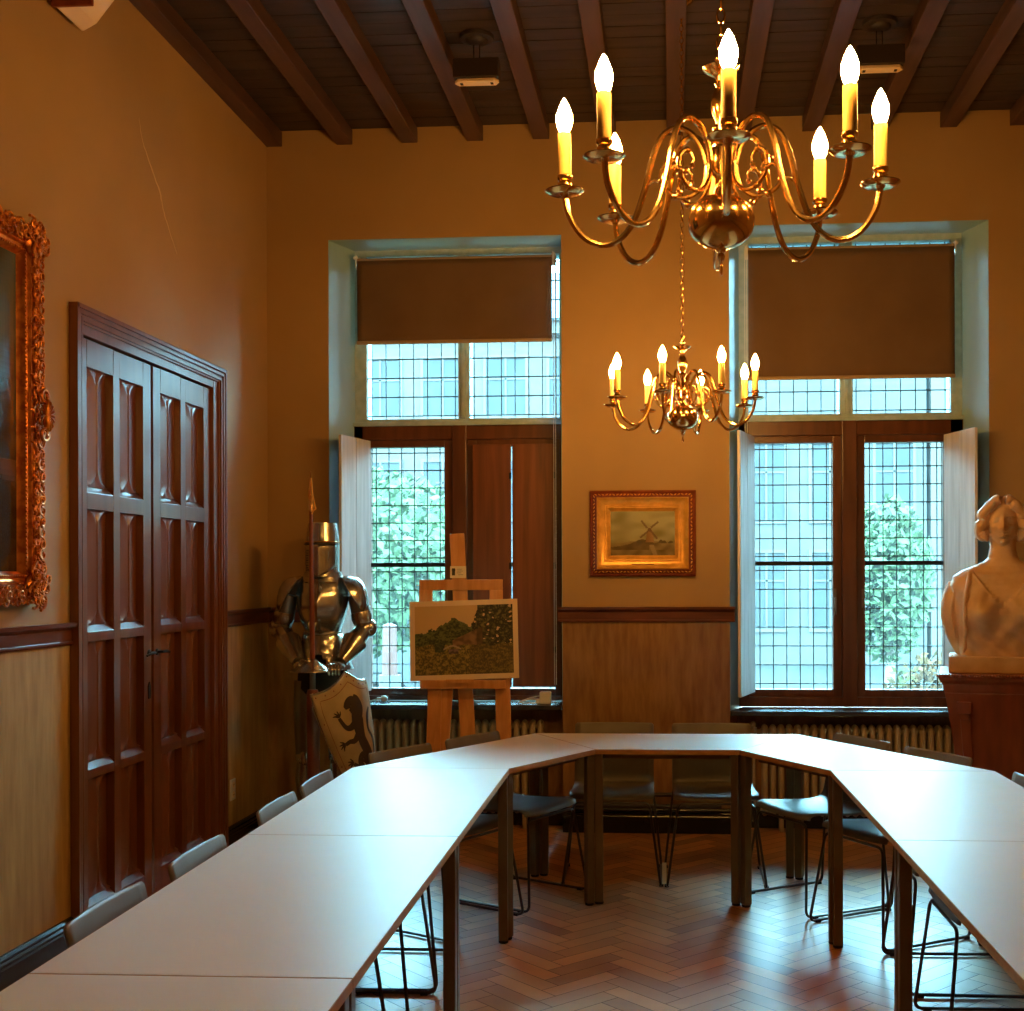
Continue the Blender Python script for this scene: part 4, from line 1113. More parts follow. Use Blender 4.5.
        m = MB(); m.ball(tuple(hand), (0.040, 0.050, 0.030), 14)
        for q in range(5):
            m2 = T(hand.x, hand.y, hand.z)
        m.build('hand_plate', S, go, smooth=True)
        for q in range(4):
            off = (q-1.5)*0.018
            if sg < 0:   # right hand of the suit closes round the lance
                b0 = hand+Vector((0.01, -0.02, 0.028-q*0.018)); pts = [b0, b0+Vector((0.035, -0.028, -0.002)), b0+Vector((0.058, -0.012, -0.004)), b0+Vector((0.052, 0.018, -0.004))]
            else:        # left hand hangs over the top rim of the shield
                b0 = hand+Vector((off, -0.01, 0.004)); pts = [b0, b0+Vector((-0.006, -0.040, 0.002)), b0+Vector((-0.010, -0.058, -0.024)), b0+Vector((-0.010, -0.050, -0.052))]
            MB().tube(spline(pts, 4), [0.0105]*9+[0.0095, 0.009, 0.008, 0.006], 8).build('finger', S, go, smooth=True)
        b0 = hand+Vector((0.0 if sg < 0 else -0.034, -0.012, -0.012 if sg > 0 else 0.02))
        pts = [b0, b0+Vector((0.02 if sg < 0 else -0.018, -0.03, 0.01)), b0+Vector((0.045 if sg < 0 else -0.014, -0.035, 0.006))]
        MB().tube(spline(pts, 4), [0.011]*6+[0.010, 0.009, 0.006], 8).build('thumb', S, go, smooth=True)
        # leg
        hp = Vector((sg*0.085, 0, 0.96)); kn = Vector((sg*0.095, -0.02, 0.52)); an = Vector((sg*0.10, 0.0, 0.10))
        m = MB(); m.tube([hp, hp.lerp(kn, .5), kn], [0.082, 0.078, 0.058], 18); m.build('cuisse', M['steeldark'], K, smooth=True)
        m = MB(); m.ball(tuple(kn), (0.062, 0.068, 0.055), 16); m.ball((kn.x, kn.y-0.045, kn.z), (0.035, 0.03, 0.045), 12); m.build('knee_cop', S, K, smooth=True)
        m = MB(); m.tube([kn, kn.lerp(an, .3), kn.lerp(an, .75), an], [0.052, 0.062, 0.045, 0.042], 18); m.build('greave', S, K, smooth=True)
        m = MB(); m.ball((an.x, an.y+0.01, 0.085), (0.046, 0.05, 0.06), 14); m.ball((an.x, an.y-0.09, 0.052), (0.048, 0.13, 0.042), 14)
        m.build('sabaton', S, K, smooth=True)
    # low wooden stand
    b = MB(); b.box(-0.24, -0.27, 0, 0.24, 0.20, 0.012); b.build('base_board', M['plinth'], K, bevel=0.003)
make_armour()
# lance ---------------------------------------------------------------
def make_lance():
    x, y = -2.003, 6.722
    l = empty('lance', (x, y, 0), rot=(0, radians(-0.4), 0)); tag(l, 'tall red-brown wooden lance with a steel hand guard, held by the armour', 'lance')
    MB().lathe([(0.0,1.10),(0.014,1.10),(0.0145,1.30),(0.012,1.70),(0.0095,1.93),(0.0,1.93)], 14).build('shaft', M['lance'], l, smooth=True)
    MB().lathe([(0.012,1.92),(0.013,1.97),(0.010,1.985),(0.012,1.995),(0.018,2.02),(0.008,2.09),(0.0015,2.155),(0.0,2.157)], 12, sy=0.4).build('spearhead', M['brass'], l, smooth=True)
    MB().tube(spline([(0.006,-0.006,2.12),(0.012,-0.008,2.04),(0.026,-0.01,1.965),(0.030,-0.01,1.945),(0.016,-0.01,1.935),(0.008,-0.012,1.915)], 5), 0.004, 6).build('cord', M['goldleaf'], l, smooth=True)
    MB().lathe([(0.016,1.105),(0.040,1.085),(0.085,1.060),(0.125,1.040),(0.126,1.034),(0.085,1.050),(0.040,1.070),(0.016,1.080)], 36).build('hand_guard', M['steel'], l, smooth=True)
    MB().lathe([(0.0,0.93),(0.017,0.93),(0.016,1.00),(0.015,1.10),(0.0,1.10)], 12).build('grip', M['steeldark'], l, smooth=True)
    MB().lathe([(0.0,0.0),(0.034,0.0),(0.036,0.30),(0.037,0.80),(0.036,0.90),(0.028,0.93),(0.0,0.935)], 16).build('butt', M['lance'], l, smooth=True)
make_lance()
# shield --------------------------------------------------------------
def make_shield():
    sw, shh = 0.235, 0.70
    s = empty('shield', (-1.730, 6.63, 0.668), rot=(radians(-4), radians(-10), radians(52))); tag(s, 'curved heater shield painted with a dark rampant lion, held by the armour', 'shield')
    s.scale = (0.80, 0.80, 1.0)
    # local coords: x across, z up (0 at centre), -y front
    def outline(x, side):
        ax = abs(x)/sw
        if side > 0: return 0.385-0.085*ax**1.25 + (0.0) - 0.03*sin(pi*ax)*1.0
        t = ax
        return -0.40+0.62*(t**2.3)
    def depth(x): return 0.115*(x/sw)**2
    def fn(u, v, off=0.0):
        x = (-1+2*u)*sw; zt = outline(x, 1); zb = outline(x, -1)
        z = zb+(zt-zb)*v
        return (x, depth(x)+off-0.02*(1-(2*v-1)**2), z)
    MB().surf(fn, 32, 24).build('face', M['shield'], s, smooth=True, solid=0.006)
    def P(x, z, off=-0.0045):
        zt, zb = outline(x, 1), outline(x, -1); v = (z-zb)/max(1e-4, zt-zb)
        return Vector((x, depth(x)-0.02*(1-(2*v-1)**2)+off, z))
    def edge(k, off):     # points along rim inset by factor k
        pts = []
        for i in range(33):
            x = (-1+2*i/32)*sw*k; pts.append(P(x, (outline(x/k, 1))*k, off))
        for i in range(33):
            x = (1-2*i/32)*sw*k; pts.append(P(x, (outline(x/k, -1))*k, off))
        return pts
    MB().tube(edge(0.985, 0.0), 0.006, 6, closed=True).build('rim', M['steel'], s, smooth=True)
    MB().tube(edge(0.84, -0.003), 0.0022, 5, closed=True).build('border_line', M['redframe'], s, smooth=True)
    rv = MB()
    e_ = edge(0.915, -0.005)
    for i in range(0, len(e_), 4): rv.ball(tuple(e_[i]), (0.005, 0.004, 0.005), 8)
    rv.build('rivets', M['redframe'], s, smooth=True)
    em = MB()
    def stroke(pts, wd):
        sp_ = spline([(p[0], 0, p[1]) for p in pts], 6); n = len(sp_)
        vs = []
        for i, p in enumerate(sp_):
            t = (sp_[min(i+1, n-1)]-sp_[max(i-1, 0)]).normalized(); nr = Vector((-t.z, 0, t.x))
            f = i/(n-1)*(len(wd)-1); k = min(int(f), len(wd)-2); w_ = wd[k]+(wd[k+1]-wd[k])*(f-k)
            for sg in (-1, -0.33, 0.33, 1): q = p+nr*w_*sg; vs.append(tuple(P(max(-sw*.97, min(sw*.97, q.x)), q.z, -0.006)))
        fs = [(4*i+j, 4*i+j+1, 4*i+j+5, 4*i+j+4) for i in range(n-1) for j in range(3)]
        em.add(vs, fs)
    # rampant lion facing left
    stroke([(0.03, -0.20), (0.055, -0.10), (0.02, 0.0), (0.015, 0.10), (0.02, 0.17)], [0.030, 0.040, 0.034, 0.050, 0.036])    # body
    stroke([(0.02, 0.15), (-0.005, 0.20), (-0.035, 0.205), (-0.065, 0.185)], [0.040, 0.046, 0.030, 0.010])                    # head
    stroke([(0.03, 0.12), (0.06, 0.17), (0.045, 0.22), (0.02, 0.245)], [0.030, 0.026, 0.018, 0.005])                          # mane
    stroke([(0.0, 0.10), (-0.05, 0.075), (-0.085, 0.085), (-0.115, 0.140)], [0.026, 0.018, 0.013, 0.010])                     # upper foreleg
    stroke([(0.0, 0.03), (-0.04, 0.0), (-0.075, 0.0), (-0.105, -0.01)], [0.024, 0.016, 0.012, 0.010])                         # lower foreleg
    stroke([(0.045, -0.12), (0.0, -0.10), (-0.025, -0.13), (-0.01, -0.165), (-0.045, -0.150), (-0.075, -0.125)], [0.040, 0.030, 0.020, 0.016, 0.014, 0.010])
    stroke([(0.05, -0.18), (0.04, -0.24), (0.055, -0.28), (0.02, -0.30)], [0.030, 0.020, 0.013, 0.012])
    stroke([(0.07, -0.12), (0.12, -0.11), (0.135, -0.03), (0.10, 0.04), (0.12, 0.11), (0.16, 0.15)], [0.012, 0.011, 0.010, 0.010, 0.016, 0.006])   # tail
    for (x, z, a) in ((-0.115, 0.145, 100), (-0.108, -0.010, 185), (-0.078, -0.122, 160), (0.012, -0.302, 190)):
        for da in (-50, -15, 20, 55):
            t = radians(a+da); stroke([(x, z), (x+0.018*cos(t), z+0.018*sin(t)), (x+0.036*cos(t+0.2), z+0.036*sin(t+0.2))], [0.006, 0.005, 0.002])
    em.build('lion_emblem', M['emblem'], s, smooth=True)
make_shield()

# ------------------------------------------------------------------ bust and pedestal
def make_bust():
    px_, py_ = 1.800, 6.66
    p = empty('pedestal', (px_, py_, 0), rz=radians(-13)); tag(p, 'tapering red mahogany pedestal with moulded top, carrying the bust', 'pedestal')
    def sq(prof, m=None):
        mb = MB(); n = len(prof); vs = []
        for (sx_, sy_) in ((-1,-1),(1,-1),(1,1),(-1,1)):
            for (r, z) in prof: vs.append((sx_*r, sy_*r*0.86, z))
        fs = [tuple(k*n for k in range(4))[::-1], tuple(k*n+n-1 for k in range(4))]
        for k in range(4):
            k2 = (k+1) % 4
            for i in range(n-1): fs.append((k*n+i, k2*n+i, k2*n+i+1, k*n+i+1))
        mb.add(vs, fs); return mb
    sq([(0.225,0.10),(0.252,0.40),(0.288,0.72),(0.325,0.95)]).build('shaft', M['plinth'], p, bevel=0.003)
    sq([(0.27,0.0),(0.27,0.07),(0.255,0.085),(0.23,0.10)]).build('foot', M['plinth'], p, bevel=0.003)
    sq([(0.325,0.95),(0.330,0.965),(0.334,0.99),(0.338,1.000),(0.352,1.015),(0.356,1.030),(0.360,1.032),(0.360,1.046)]).build('cornice', M['plinth'], p, bevel=0.002)
    b = MB()
    for i in range(46):
        x = -0.352+0.704*i/45; b.ball((x, -0.310, 1.042), (0.0075, 0.006, 0.008), 6)
        b.ball((-0.361, -0.30+0.60*i/45, 1.042), (0.006, 0.0065, 0.008), 6)
    b.build('rope_edge', M['plinth'], p, smooth=True)
    f = MB()
    for sg in (-1, 1):
        f.add([(sg*0.255,-0.262,0.90),(sg*0.205,-0.262,0.90),(sg*0.165,-0.200,0.20),(sg*0.205,-0.200,0.20),(sg*0.255,-0.283,0.905),(sg*0.205,-0.283,0.905),(sg*0.160,-0.222,0.20),(sg*0.200,-0.222,0.20)],
              [(4,5,6,7),(0,3,2,1),(0,1,5,4),(1,2,6,5),(2,3,7,6),(3,0,4,7)])
        f.box(sg*0.23-0.036, -0.298, 0.845, sg*0.23+0.036, -0.25, 0.905); f.box(sg*0.23-0.022, -0.290, 0.815, sg*0.23+0.022, -0.24, 0.845)
    f.build('pilaster', M['plinth'], p, bevel=0.002)
    # ---- bust, one continuous surface
    B = empty('bust', (px_-0.030, py_, 1.046), rz=radians(-13)); B.scale = (1.09, 1.09, 1.10); tag(B, 'tan sculpted bust of a woman with bobbed hair and draped dress', 'bust')
    m = MB(); m.box(-0.255, -0.16, 0.0005, 0.255, 0.16, 0.080); m.build('socle', M['terracotta'], B, bevel=0.006)
    m = MB()
    def gs(x, s_): return math.exp(-(x/s_)**2)
    # torso: rings from base to neck. z, half width, half depth, y offset
    R_ = [(0.074,0.001,0.001,0.0),(0.075,0.200,0.110,0.0),(0.12,0.205,0.118,0.0),(0.20,0.212,0.125,-0.005),(0.28,0.222,0.130,-0.008),(0.36,0.236,0.128,-0.006),(0.42,0.246,0.115,0.0),(0.462,0.236,0.100,0.005),(0.492,0.195,0.088,0.010),(0.514,0.140,0.080,0.010),(0.534,0.092,0.074,0.005),(0.552,0.070,0.067,0.0),(0.60,0.061,0.062,-0.006),(0.66,0.062,0.064,-0.008),(0.68,0.001,0.001,-0.008)]
    def tors(u, v):
        a = 2*pi*u; f = v*(len(R_)-1); i = min(int(f), len(R_)-2); f -= i
        z, rx, ry, yo = [R_[i][k]+(R_[i+1][k]-R_[i][k])*f for k in range(4)]
        c, s_ = cos(a), sin(a)
        ex = 0.80
        x = (abs(c)**ex)*(1 if c >= 0 else -1)*rx; y = (abs(s_)**ex)*(1 if s_ >= 0 else -1)*ry+yo
        if s_ < 0:
            br = 0.062*(gs(x-0.105, 0.068)+gs(x+0.105, 0.068))*gs(z-0.285, 0.075)
            vnk = 0.0
            # neckline V: dress cloth thicker than skin
            zn = 0.315+abs(x)*1.15
            if z < zn and z < 0.50: vnk = 0.012
            # cloth folds sweeping diagonally
            fo = 0.009*sin((z*1.0+x*0.9)*52)*gs(z-0.14, 0.09) + 0.007*sin((z-x*1.4)*44)*gs(x, 0.12)*gs(z-0.19, 0.07)+0.006*sin((z*0.4+abs(x))*80)*gs(z-0.36, 0.06)*(1 if z < zn else 0)
            # collar bones
            cb = 0.006*gs(z-(0.468+0.05*abs(x)), 0.010)*gs(abs(x)-0.085, 0.07)
            y -= br*(1 if abs(s_) > 0 else 0)*min(1, abs(s_)*1.6) + vnk + (fo if z < zn else 0) + cb
        return (x, y, z)
    m.surf(tors, 120, 110, closeu=True)
    # upper arms cut above the elbow, tapering to the base
    for sg in (-1, 1):
        m.tube(spline([(sg*0.212, 0.012, 0.425), (sg*0.232, 0.0, 0.35), (sg*0.236, -0.005, 0.26), (sg*0.220, 0.0, 0.17), (sg*0.190, 0.01, 0.09)], 5), [0.046+0.012*sin(pi*min(1, i/14)) if i < 14 else 0.046-0.0030*(i-14) for i in range(21)], 20)
        # dress strap and rope-like hanging fold
        zz = spline([(sg*0.150, -0.080, 0.492), (sg*0.165, -0.118, 0.42), (sg*0.180, -0.142, 0.32), (sg*0.178, -0.142, 0.20), (sg*0.185, -0.125, 0.10)], 10)
        m.tube([q+Vector((0.0015*sin(i*0.9), 0, 0)) for i, q in enumerate(zz)], [0.011+0.0022*sin(i*0.9) for i in range(len(zz))], 10)
        zz = spline([(sg*0.185, -0.04, 0.488), (sg*0.222, -0.062, 0.40), (sg*0.242, -0.062, 0.28), (sg*0.222, -0.062, 0.16)], 8)
        m.tube(zz, 0.007, 8)
        # V neck edging
        m.tube(spline([(sg*0.145, -0.085, 0.488), (sg*0.095, -0.128, 0.418), (sg*0.045, -0.142, 0.355), (0.0, -0.142, 0.312)], 8), 0.0065, 8)
    # head
    hc = Vector((0, -0.022, 0.722))
    def head(u, v):
        a = 2*pi*u; b = pi*v
        d = Vector((sin(b)*cos(a), sin(b)*sin(a), -cos(b)))
        rx, ry, rz = 0.077, 0.096, 0.122
        if d.z < 0: rx *= 1-0.24*(-d.z)**1.8; ry *= 1-0.06*(-d.z)**2
        q = Vector((d.x*rx, d.y*ry, d.z*rz))
        x, z = q.x, q.z
        if d.y < 0:
            if d.z < -0.3: q.y -= 0.016*gs(x, 0.04)*min(1, (-d.z-0.3)*2)*(-d.y)       # jaw comes forward
            fy = 0.030*gs(x, 0.0125)*gs(z+0.026, 0.018) + 0.018*gs(x, 0.010)*gs(z-0.004, 0.028)      # nose
            fy += 0.008*(gs(x-0.014, 0.008)+gs(x+0.014, 0.008))*gs(z+0.030, 0.009)                  # nostrils
            fy -= 0.026*(gs(x-0.032, 0.018)+gs(x+0.032, 0.018))*gs(z-0.006, 0.015)                   # eye sockets
            fy += 0.015*(gs(x-0.032, 0.0115)+gs(x+0.032, 0.0115))*gs(z-0.003, 0.0075)                # eyes
            fy += 0.007*(gs(x-0.034, 0.021)+gs(x+0.034, 0.021))*gs(z-0.026, 0.008)                   # brows
            fy += 0.011*gs(x, 0.019)*(gs(z+0.055, 0.0055)+gs(z+0.068, 0.006)) - 0.006*gs(x, 0.022)*gs(z+0.0615, 0.003)   # lips
            fy -= 0.006*gs(x, 0.025)*gs(z+0.082, 0.007)
            fy += 0.010*gs(x, 0.022)*gs(z+0.100, 0.014)                                              # chin
            fy += 0.006*(gs(x-0.046, 0.016)+gs(x+0.046, 0.016))*gs(z+0.022, 0.020)                   # cheeks
            q.y -= fy*min(1, -d.y*3)
        return tuple(q+hc)
    m.surf(head, 160, 150, closeu=True)
    # bobbed wavy hair with a centre parting
    def hair(u, v):
        a = 2*pi*u; b = pi*v
        d = Vector((sin(b)*cos(a), sin(b)*sin(a), -cos(b)))
        q = Vector((d.x*0.099, d.y*0.112, d.z*0.124))
        q += d*(0.0045*sin(b*12+abs(d.x)*5)+0.003*sin(b*5+abs(d.x)*16))
        if d.z > 0: q.z -= 0.012*gs(q.x, 0.007)
        return tuple(q+hc+Vector((0, 0.026, 0.012)))
    m.surf(hair, 120, 90, closeu=True)
    for sg in (-1, 1):
        for (off, r0) in ((0.0, 0.024), (0.016, 0.026), (0.036, 0.028)):
            pp = spline([(sg*0.014, -0.070+off, 0.112), (sg*0.052, -0.074+off, 0.092), (sg*0.082, -0.062+off, 0.048), (sg*0.096, -0.050+off, 0.000), (sg*0.102, -0.040+off, -0.044), (sg*0.090, -0.034+off, -0.074)], 7)
            n_ = len(pp); pp = [hc+q+Vector((sg*0.006*sin(i*0.55), -0.004*cos(i*0.55), 0)) for i, q in enumerate(pp)]
            m.tube(pp, [r0*(0.78+0.34*sin(pi*min(1, (i+3)/(n_+1)*0.62)))*(1+0.12*sin(i*0.9)) for i in range(n_)], 12)
        m.ball((hc.x+sg*0.094, hc.y-0.020, hc.z-0.070), (0.026, 0.034, 0.020), 14)
    bo = m.build('figure', M['terracotta'], B, smooth=True, autos=180)
    rm = bo.modifiers.new('remesh', 'REMESH'); rm.mode = 'VOXEL'; rm.voxel_size = 0.0034; rm.use_smooth_shade = True
    sm_ = bo.modifiers.new('smooth', 'SMOOTH'); sm_.factor = 0.5; sm_.iterations = 1
make_bust()

# ------------------------------------------------------------------ small fittings
def ceiling_lamp(x, y, label):
    c = empty('emergency_light', (x, y, ZC)); tag(c, label, 'light fitting', 'emergency lights hung from the ceiling')
    MB().lathe([(0.0,-0.045),(0.03,-0.043),(0.055,-0.030),(0.058,-0.022),(0.085,-0.018),(0.088,-0.001),(0.0,-0.0006)], 24).build('ceiling_rose', M['lampbox'], c, smooth=True)
    for dx in (-0.016, 0.014): MB().tube([(dx, 0, -0.03), (dx, 0, -0.17)], 0.0025, 6).build('rod', M['iron'], c)
    MB().box(-0.118, -0.045, -0.225, 0.118, 0.045, -0.128).build('housing', M['lampbox'], c, bevel=0.004)
    m = MB(); m.prism([(-0.115,0),(-0.095,-0.032),(0.095,-0.032),(0.115,0),(0.095,0.032),(-0.095,0.032)], -0.243, -0.226); m.build('diffuser', M['cream'], c, bevel=0.003)
    for dx in (-0.078, 0.078): MB().box(dx-0.007, -0.012, -0.2455, dx+0.007, 0.012, -0.2425).build('clip', M['ink'], c)
ceiling_lamp(-0.985, 6.20, 'small dark emergency light with a pale underside, hung left of the large chandelier')
ceiling_lamp(1.052, 6.20, 'small emergency light partly hidden behind the right candles of the large chandelier')

sp_ = empty('wall_speaker', (XL, 4.74, 3.86)); tag(sp_, 'cream wall-mounted loudspeaker box at the top left edge', 'loudspeaker')
m = MB(); m.plate([(0.035,0.0),(0.10,0.035),(0.152,0.10),(0.205,0.165),(0.222,0.24),(0.222,0.36),(0.035,0.36)], 0.0, 0.24); m.build('cabinet', M['cream'], sp_, bevel=0.012)
m = MB(); m.box(0.0005, 0.06, 0.06, 0.04, 0.18, 0.30); m.build('bracket', M['iron'], sp_, bevel=0.003)
m = MB(); m.box(0.030, -0.014, -0.004, 0.200, 0.002, 0.37); m.build('side_cover', M['redframe'], sp_, bevel=0.003)

def outlet():
    o = empty('wall_socket', (XL, 6.795, 0.352)); tag(o, 'white double wall socket low on the left wall beside the door', 'socket')
    MB().box(0.0005, -0.038, -0.060, 0.010, 0.038, 0.060).build('face_plate', M['white'], o, bevel=0.003)
    for dz in (-0.028, 0.028):
        m = MB(); m.lathe([(0.018, 0.0),(0.018,0.0015),(0.0,0.0015)], 16, T(0.010, 0, dz) @ RY(pi/2)); ro = m.build('receptacle', M['cream'], o)
        for dy in (-0.008, 0.008): MB().lathe([(0.0025,0),(0.0025,0.001),(0,0.001)], 8, T(0.0118, dy, dz) @ RY(pi/2)).build('pin_hole', M['ink'], ro)
outlet()
# plug block and white cable on the left window sill
a = empty('power_adapter', (-0.775, 7.50, 0.7755)); tag(a, 'white power adapter with coiled cable at the right end of the left window sill', 'power adapter')
MB().box(-0.036, -0.030, 0.0, 0.034, 0.030, 0.075).build('block', M['white'], a, bevel=0.006)
m = MB(); m.tube(spline([(-0.03,0,0.02),(-0.07,-0.01,0.03),(-0.12,-0.015,0.022),(-0.17,0.0,0.008),(-0.15,0.03,0.005),(-0.09,0.02,0.006),(-0.06,-0.03,0.006),(-0.12,-0.045,0.006),(-0.16,-0.02,0.012),(-0.10,0.0,0.035),(-0.03,0.0,0.05)], 6), 0.0032, 6); m.build('cable', M['white'], a, smooth=True)
m = MB(); m.box(-0.06, -0.02, 0.0, -0.036, 0.02, 0.03); m.build('plug', M['white'], a, bevel=0.003)
a = empty('night_light', (-1.800, 7.55, 0.7755)); tag(a, 'small white plug with a short cable on the left window sill behind the shield', 'plug')
m = MB(); m.ball((0,0,0.022), (0.024,0.020,0.0215), 12); m.box(-0.045,-0.008,0.014,-0.015,0.008,0.03); m.build('plug_body', M['white'], a, smooth=True)
m = MB(); m.tube(spline([(-0.04,0,0.022),(-0.10,0.01,0.006),(-0.16,-0.01,0.005),(-0.20,0.0,0.004)], 6), 0.003, 6); m.build('cable', M['white'], a, smooth=True)
# dark chest under the tables by the armour whose corner shows behind the chairs
# ================================================================== OUTSIDE
GZ = -0.9
mo = {}
mo['render'] = mat('pale_house_render', (0.066, 0.058, 0.052), 0.8, c2=(0.076, 0.067, 0.060), scale=(0.6, 0.6, 0.6))
mo['render2'] = mat('grey_house_stone', (0.046, 0.043, 0.041), 0.8, c2=(0.058, 0.054, 0.051), scale=(0.8, 0.8, 0.8))
mo['brick'] = mat('pinkish_brick', (0.056, 0.045, 0.041), 0.8, c2=(0.064, 0.053, 0.047), scale=(2, 2, 6))
mo['pane'] = mat('blue_grey_window', (0.026, 0.028, 0.029), 0.7, c2=(0.032, 0.035, 0.036), scale=(1, 1, 1))
mo['roof'] = mat('grey_roof', (0.045, 0.05, 0.055), 0.9)
mo['leaf'] = mat('green_leaves', (0.042, 0.066, 0.030), 0.9, c2=(0.052, 0.076, 0.038), scale=(2, 2, 2))
mo['autumn'] = mat('autumn_leaves', (0.046, 0.020, 0.006), 0.8, c2=(0.024, 0.032, 0.009), scale=(1.2, 1.2, 1.2), lo=0.42, hi=0.58)
mo['trunk'] = mat('tree_bark', (0.16, 0.13, 0.10), 0.9)
mo['street'] = mat('street_paving', (0.020, 0.020, 0.019), 0.95, c2=(0.024, 0.024, 0.023), scale=(1, 1, 1))
mo['lawn'] = mat('short_lawn', (0.014, 0.025, 0.011), 0.9, c2=(0.018, 0.030, 0.014), scale=(1, 1, 1))
mo['cone'] = mat('orange_plastic', (0.050, 0.006, 0.001), 0.5)
mo['van'] = mat('white_van_paint', (0.032, 0.033, 0.033), 0.6)
mo['tyre'] = mat('tyre_rubber', (0.03, 0.03, 0.03), 0.8)
m = MB(); m.box(-60, YO+0.4, GZ-0.3, 60, 70, GZ); o = m.build('ground', mo['street']); tag(o, kind='structure'); o.name = 'floor_street'
m = MB(); m.box(-14, 12, GZ-0.02, -2.2, 24, GZ+0.001); o = m.build('lawn', mo['lawn']); tag(o, 'lawn beyond the left window', 'grass', kind='stuff')
mo['pane'].node_tree.nodes['Principled BSDF'].inputs['Specular IOR Level'].default_value = 0.15
for _k in ('leaf', 'autumn', 'street', 'lawn', 'render', 'render2', 'brick'): mo[_k].node_tree.nodes['Principled BSDF'].inputs['Specular IOR Level'].default_value = 0.1
def building(x0, x1, y, hgt, wallm, nx, ww_, wh_, z0_, dz, label, depth=9):
    b = empty('town_building', ((x0+x1)/2, y, GZ)); tag(b, label, 'building')
    W_ = x1-x0
    MB().box(-W_/2, 0, 0, W_/2, depth, hgt).build('wall', wallm, b)
    m = MB(); m.add([(-W_/2-0.03,-0.3,hgt),(W_/2+0.03,-0.3,hgt),(W_/2+0.03,depth+0.3,hgt),(-W_/2-0.03,depth+0.3,hgt),(-W_/2,depth/2,hgt+2.5),(W_/2,depth/2,hgt+2.5)], [(0,1,5,4),(1,2,5),(2,3,4,5),(3,0,4),(0,3,2,1)]); m.build('roof', mo['roof'], b)
    MB().box(-W_/2-0.02, -0.18, hgt-0.35, W_/2+0.1, 0, hgt).build('cornice', mo['render'], b)
    z = z0_
    cnt = 0; w0 = None
    while z+wh_ < hgt-0.4:
        for i in range(nx):
            x = -W_/2+W_*(i+0.5)/nx
            if cnt > 46: break
            if w0 is None:
                fr = MB(); fr.box(-ww_/2-0.09,-0.05,-0.09,ww_/2+0.09,-0.001,0.0); fr.box(-ww_/2-0.09,-0.05,wh_,ww_/2+0.09,-0.001,wh_+0.09)
                fr.box(-ww_/2-0.09,-0.05,0,-ww_/2,-0.001,wh_); fr.box(ww_/2,-0.05,0,ww_/2+0.09,-0.001,wh_); fr.box(-0.03,-0.045,0,0.03,-0.001,wh_); fr.box(-ww_/2,-0.045,wh_*0.62,ww_/2,-0.001,wh_*0.62+0.05)
                w0 = fr.build('window', mo['render'], b); w0.location = (x, 0, z)
                pn = MB(); pn.box(-ww_/2,-0.02,0,ww_/2,-0.0005,wh_); p0 = pn.build('pane', mo['pane'], w0)
            else:
                w_ = w0.copy(); COL.objects.link(w_); w_.parent = b; w_.location = (x, 0, z)
                p_ = p0.copy(); COL.objects.link(p_); p_.parent = w_
            cnt += 1
        z += dz
building(-24, -9.2, 34, 8.6, mo['render'], 8, 1.05, 1.5, 1.2, 2.7, 'pale town house seen through the left part of the left window')
building(-9.08, -0.14, 34, 9.6, mo['brick'], 5, 1.1, 1.6, 1.2, 2.9, 'pinkish brick town house seen through the left window lattice')
building(0.02, 7.0, 34, 9.2, mo['render2'], 4, 1.0, 2.1, 1.0, 3.0, 'grey stone town house seen through the left casement of the right window')
building(7.12, 17.5, 34, 8.6, mo['render'], 5, 1.1, 1.9, 1.0, 3.1, 'white town house seen through the right casement of the right window')
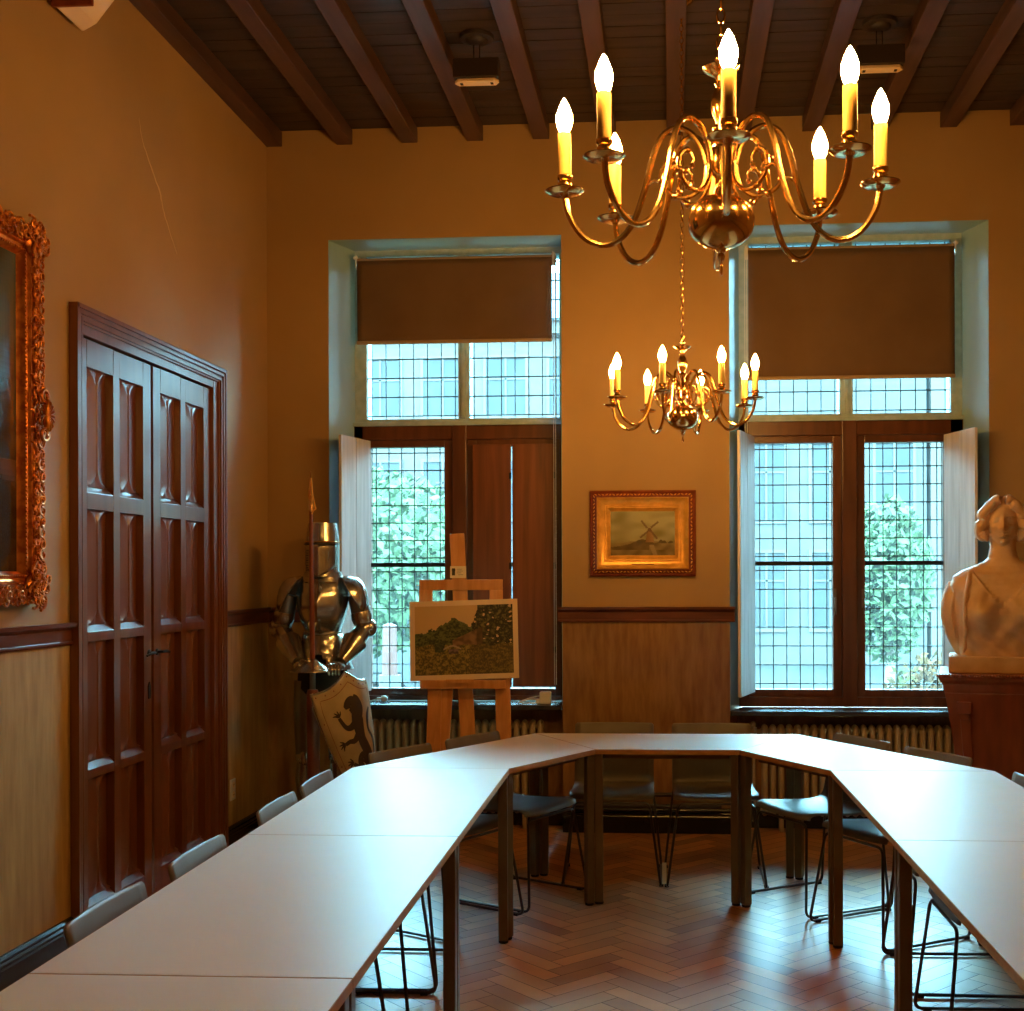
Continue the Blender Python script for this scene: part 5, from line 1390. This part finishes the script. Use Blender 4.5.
def tree(x, y, hgt, cr_, leafm, nleaf, label, name='tree', zc=None, ls=0.10):
    t = empty(name, (x, y, GZ)); tag(t, label, 'tree' if name == 'tree' else 'shrub')
    zc = zc or hgt*0.62
    m = MB(); m.tube([(0,0,0),(0.05,0,zc*0.5),(0,0.05,zc)], [0.16*hgt/6,0.12*hgt/6,0.06*hgt/6], 8)
    for k in range(6):
        a = k*1.05; m.tube([(0,0,zc*0.55),(cr_*0.5*cos(a), cr_*0.5*sin(a), zc+0.3*sin(k))], [0.05*hgt/6,0.02], 6)
    m.build('trunk', mo['trunk'], t, smooth=True)
    m = MB()
    for k in range(nleaf):
        d = Vector((rnd.gauss(0,1), rnd.gauss(0,1), rnd.gauss(0,1))).normalized()*(rnd.random()**0.4)
        p = Vector((d.x*cr_, d.y*cr_, zc+d.z*(hgt-zc)))
        n1 = Vector((rnd.gauss(0,1), rnd.gauss(0,1), rnd.gauss(0,1))).normalized(); n2 = n1.orthogonal().normalized()
        s_ = ls*rnd.uniform(0.6, 1.3)
        m.add([p-n1*s_, p+n2*s_*0.6, p+n1*s_, p-n2*s_*0.6], [(0,1,2,3)])
    m.build('foliage', leafm, t)
tree(-5.4, 21, 4.4, 2.3, mo['leaf'], 8000, 'leafy green tree outside the left window')
tree(3.85, 22, 3.9, 0.8, mo['leaf'], 3000, 'slim green tree outside the right window')
tree(3.55, 16.5, 1.45, 0.75, mo['autumn'], 1600, 'orange and green autumn bush low outside the right window', 'autumn_bush', 0.75, 0.06)
def cone(x, y):
    c = empty('traffic_barrier', (x, y, GZ)); tag(c, 'orange and white marker post standing outside the left window', 'marker post')
    MB().lathe([(0.0,0),(0.22,0),(0.22,0.05),(0.16,0.08),(0.14,0.75),(0.0,0.75)], 16, Matrix.Diagonal((1, 1, 1.6, 1))).build('white_base', mo['van'], c, smooth=True)
    MB().lathe([(0.10,0.75),(0.09,1.15),(0.0,1.17)], 16, Matrix.Diagonal((1, 1, 1.6, 1))).build('orange_top', mo['cone'], c, smooth=True)
cone(-3.62, 15.5)
def van(x, y):
    c = empty('parked_van', (x, y, GZ)); tag(c, 'pale van parked across the street, seen through the left window', 'van')
    m = MB(); m.plate([(-2.3,0.35),(2.2,0.35),(2.3,1.0),(1.7,1.15),(1.2,1.95),(-2.2,2.0),(-2.35,1.8)], -0.9, 0.9); m.build('body', mo['van'], c, bevel=0.05)
    m = MB(); m.plate([(0.5,1.2),(1.5,1.2),(1.1,1.85),(0.5,1.85)], -0.912, -0.9); m.build('side_window', mo['pane'], c)
    for wx in (-1.5, 1.5):
        MB().lathe([(0.0,-0.12),(0.34,-0.12),(0.34,0.12),(0,0.12)], 20, T(wx,-0.82,0.34) @ RX(pi/2)).build('wheel', mo['tyre'], c, smooth=True)
van(-7.0, 27)
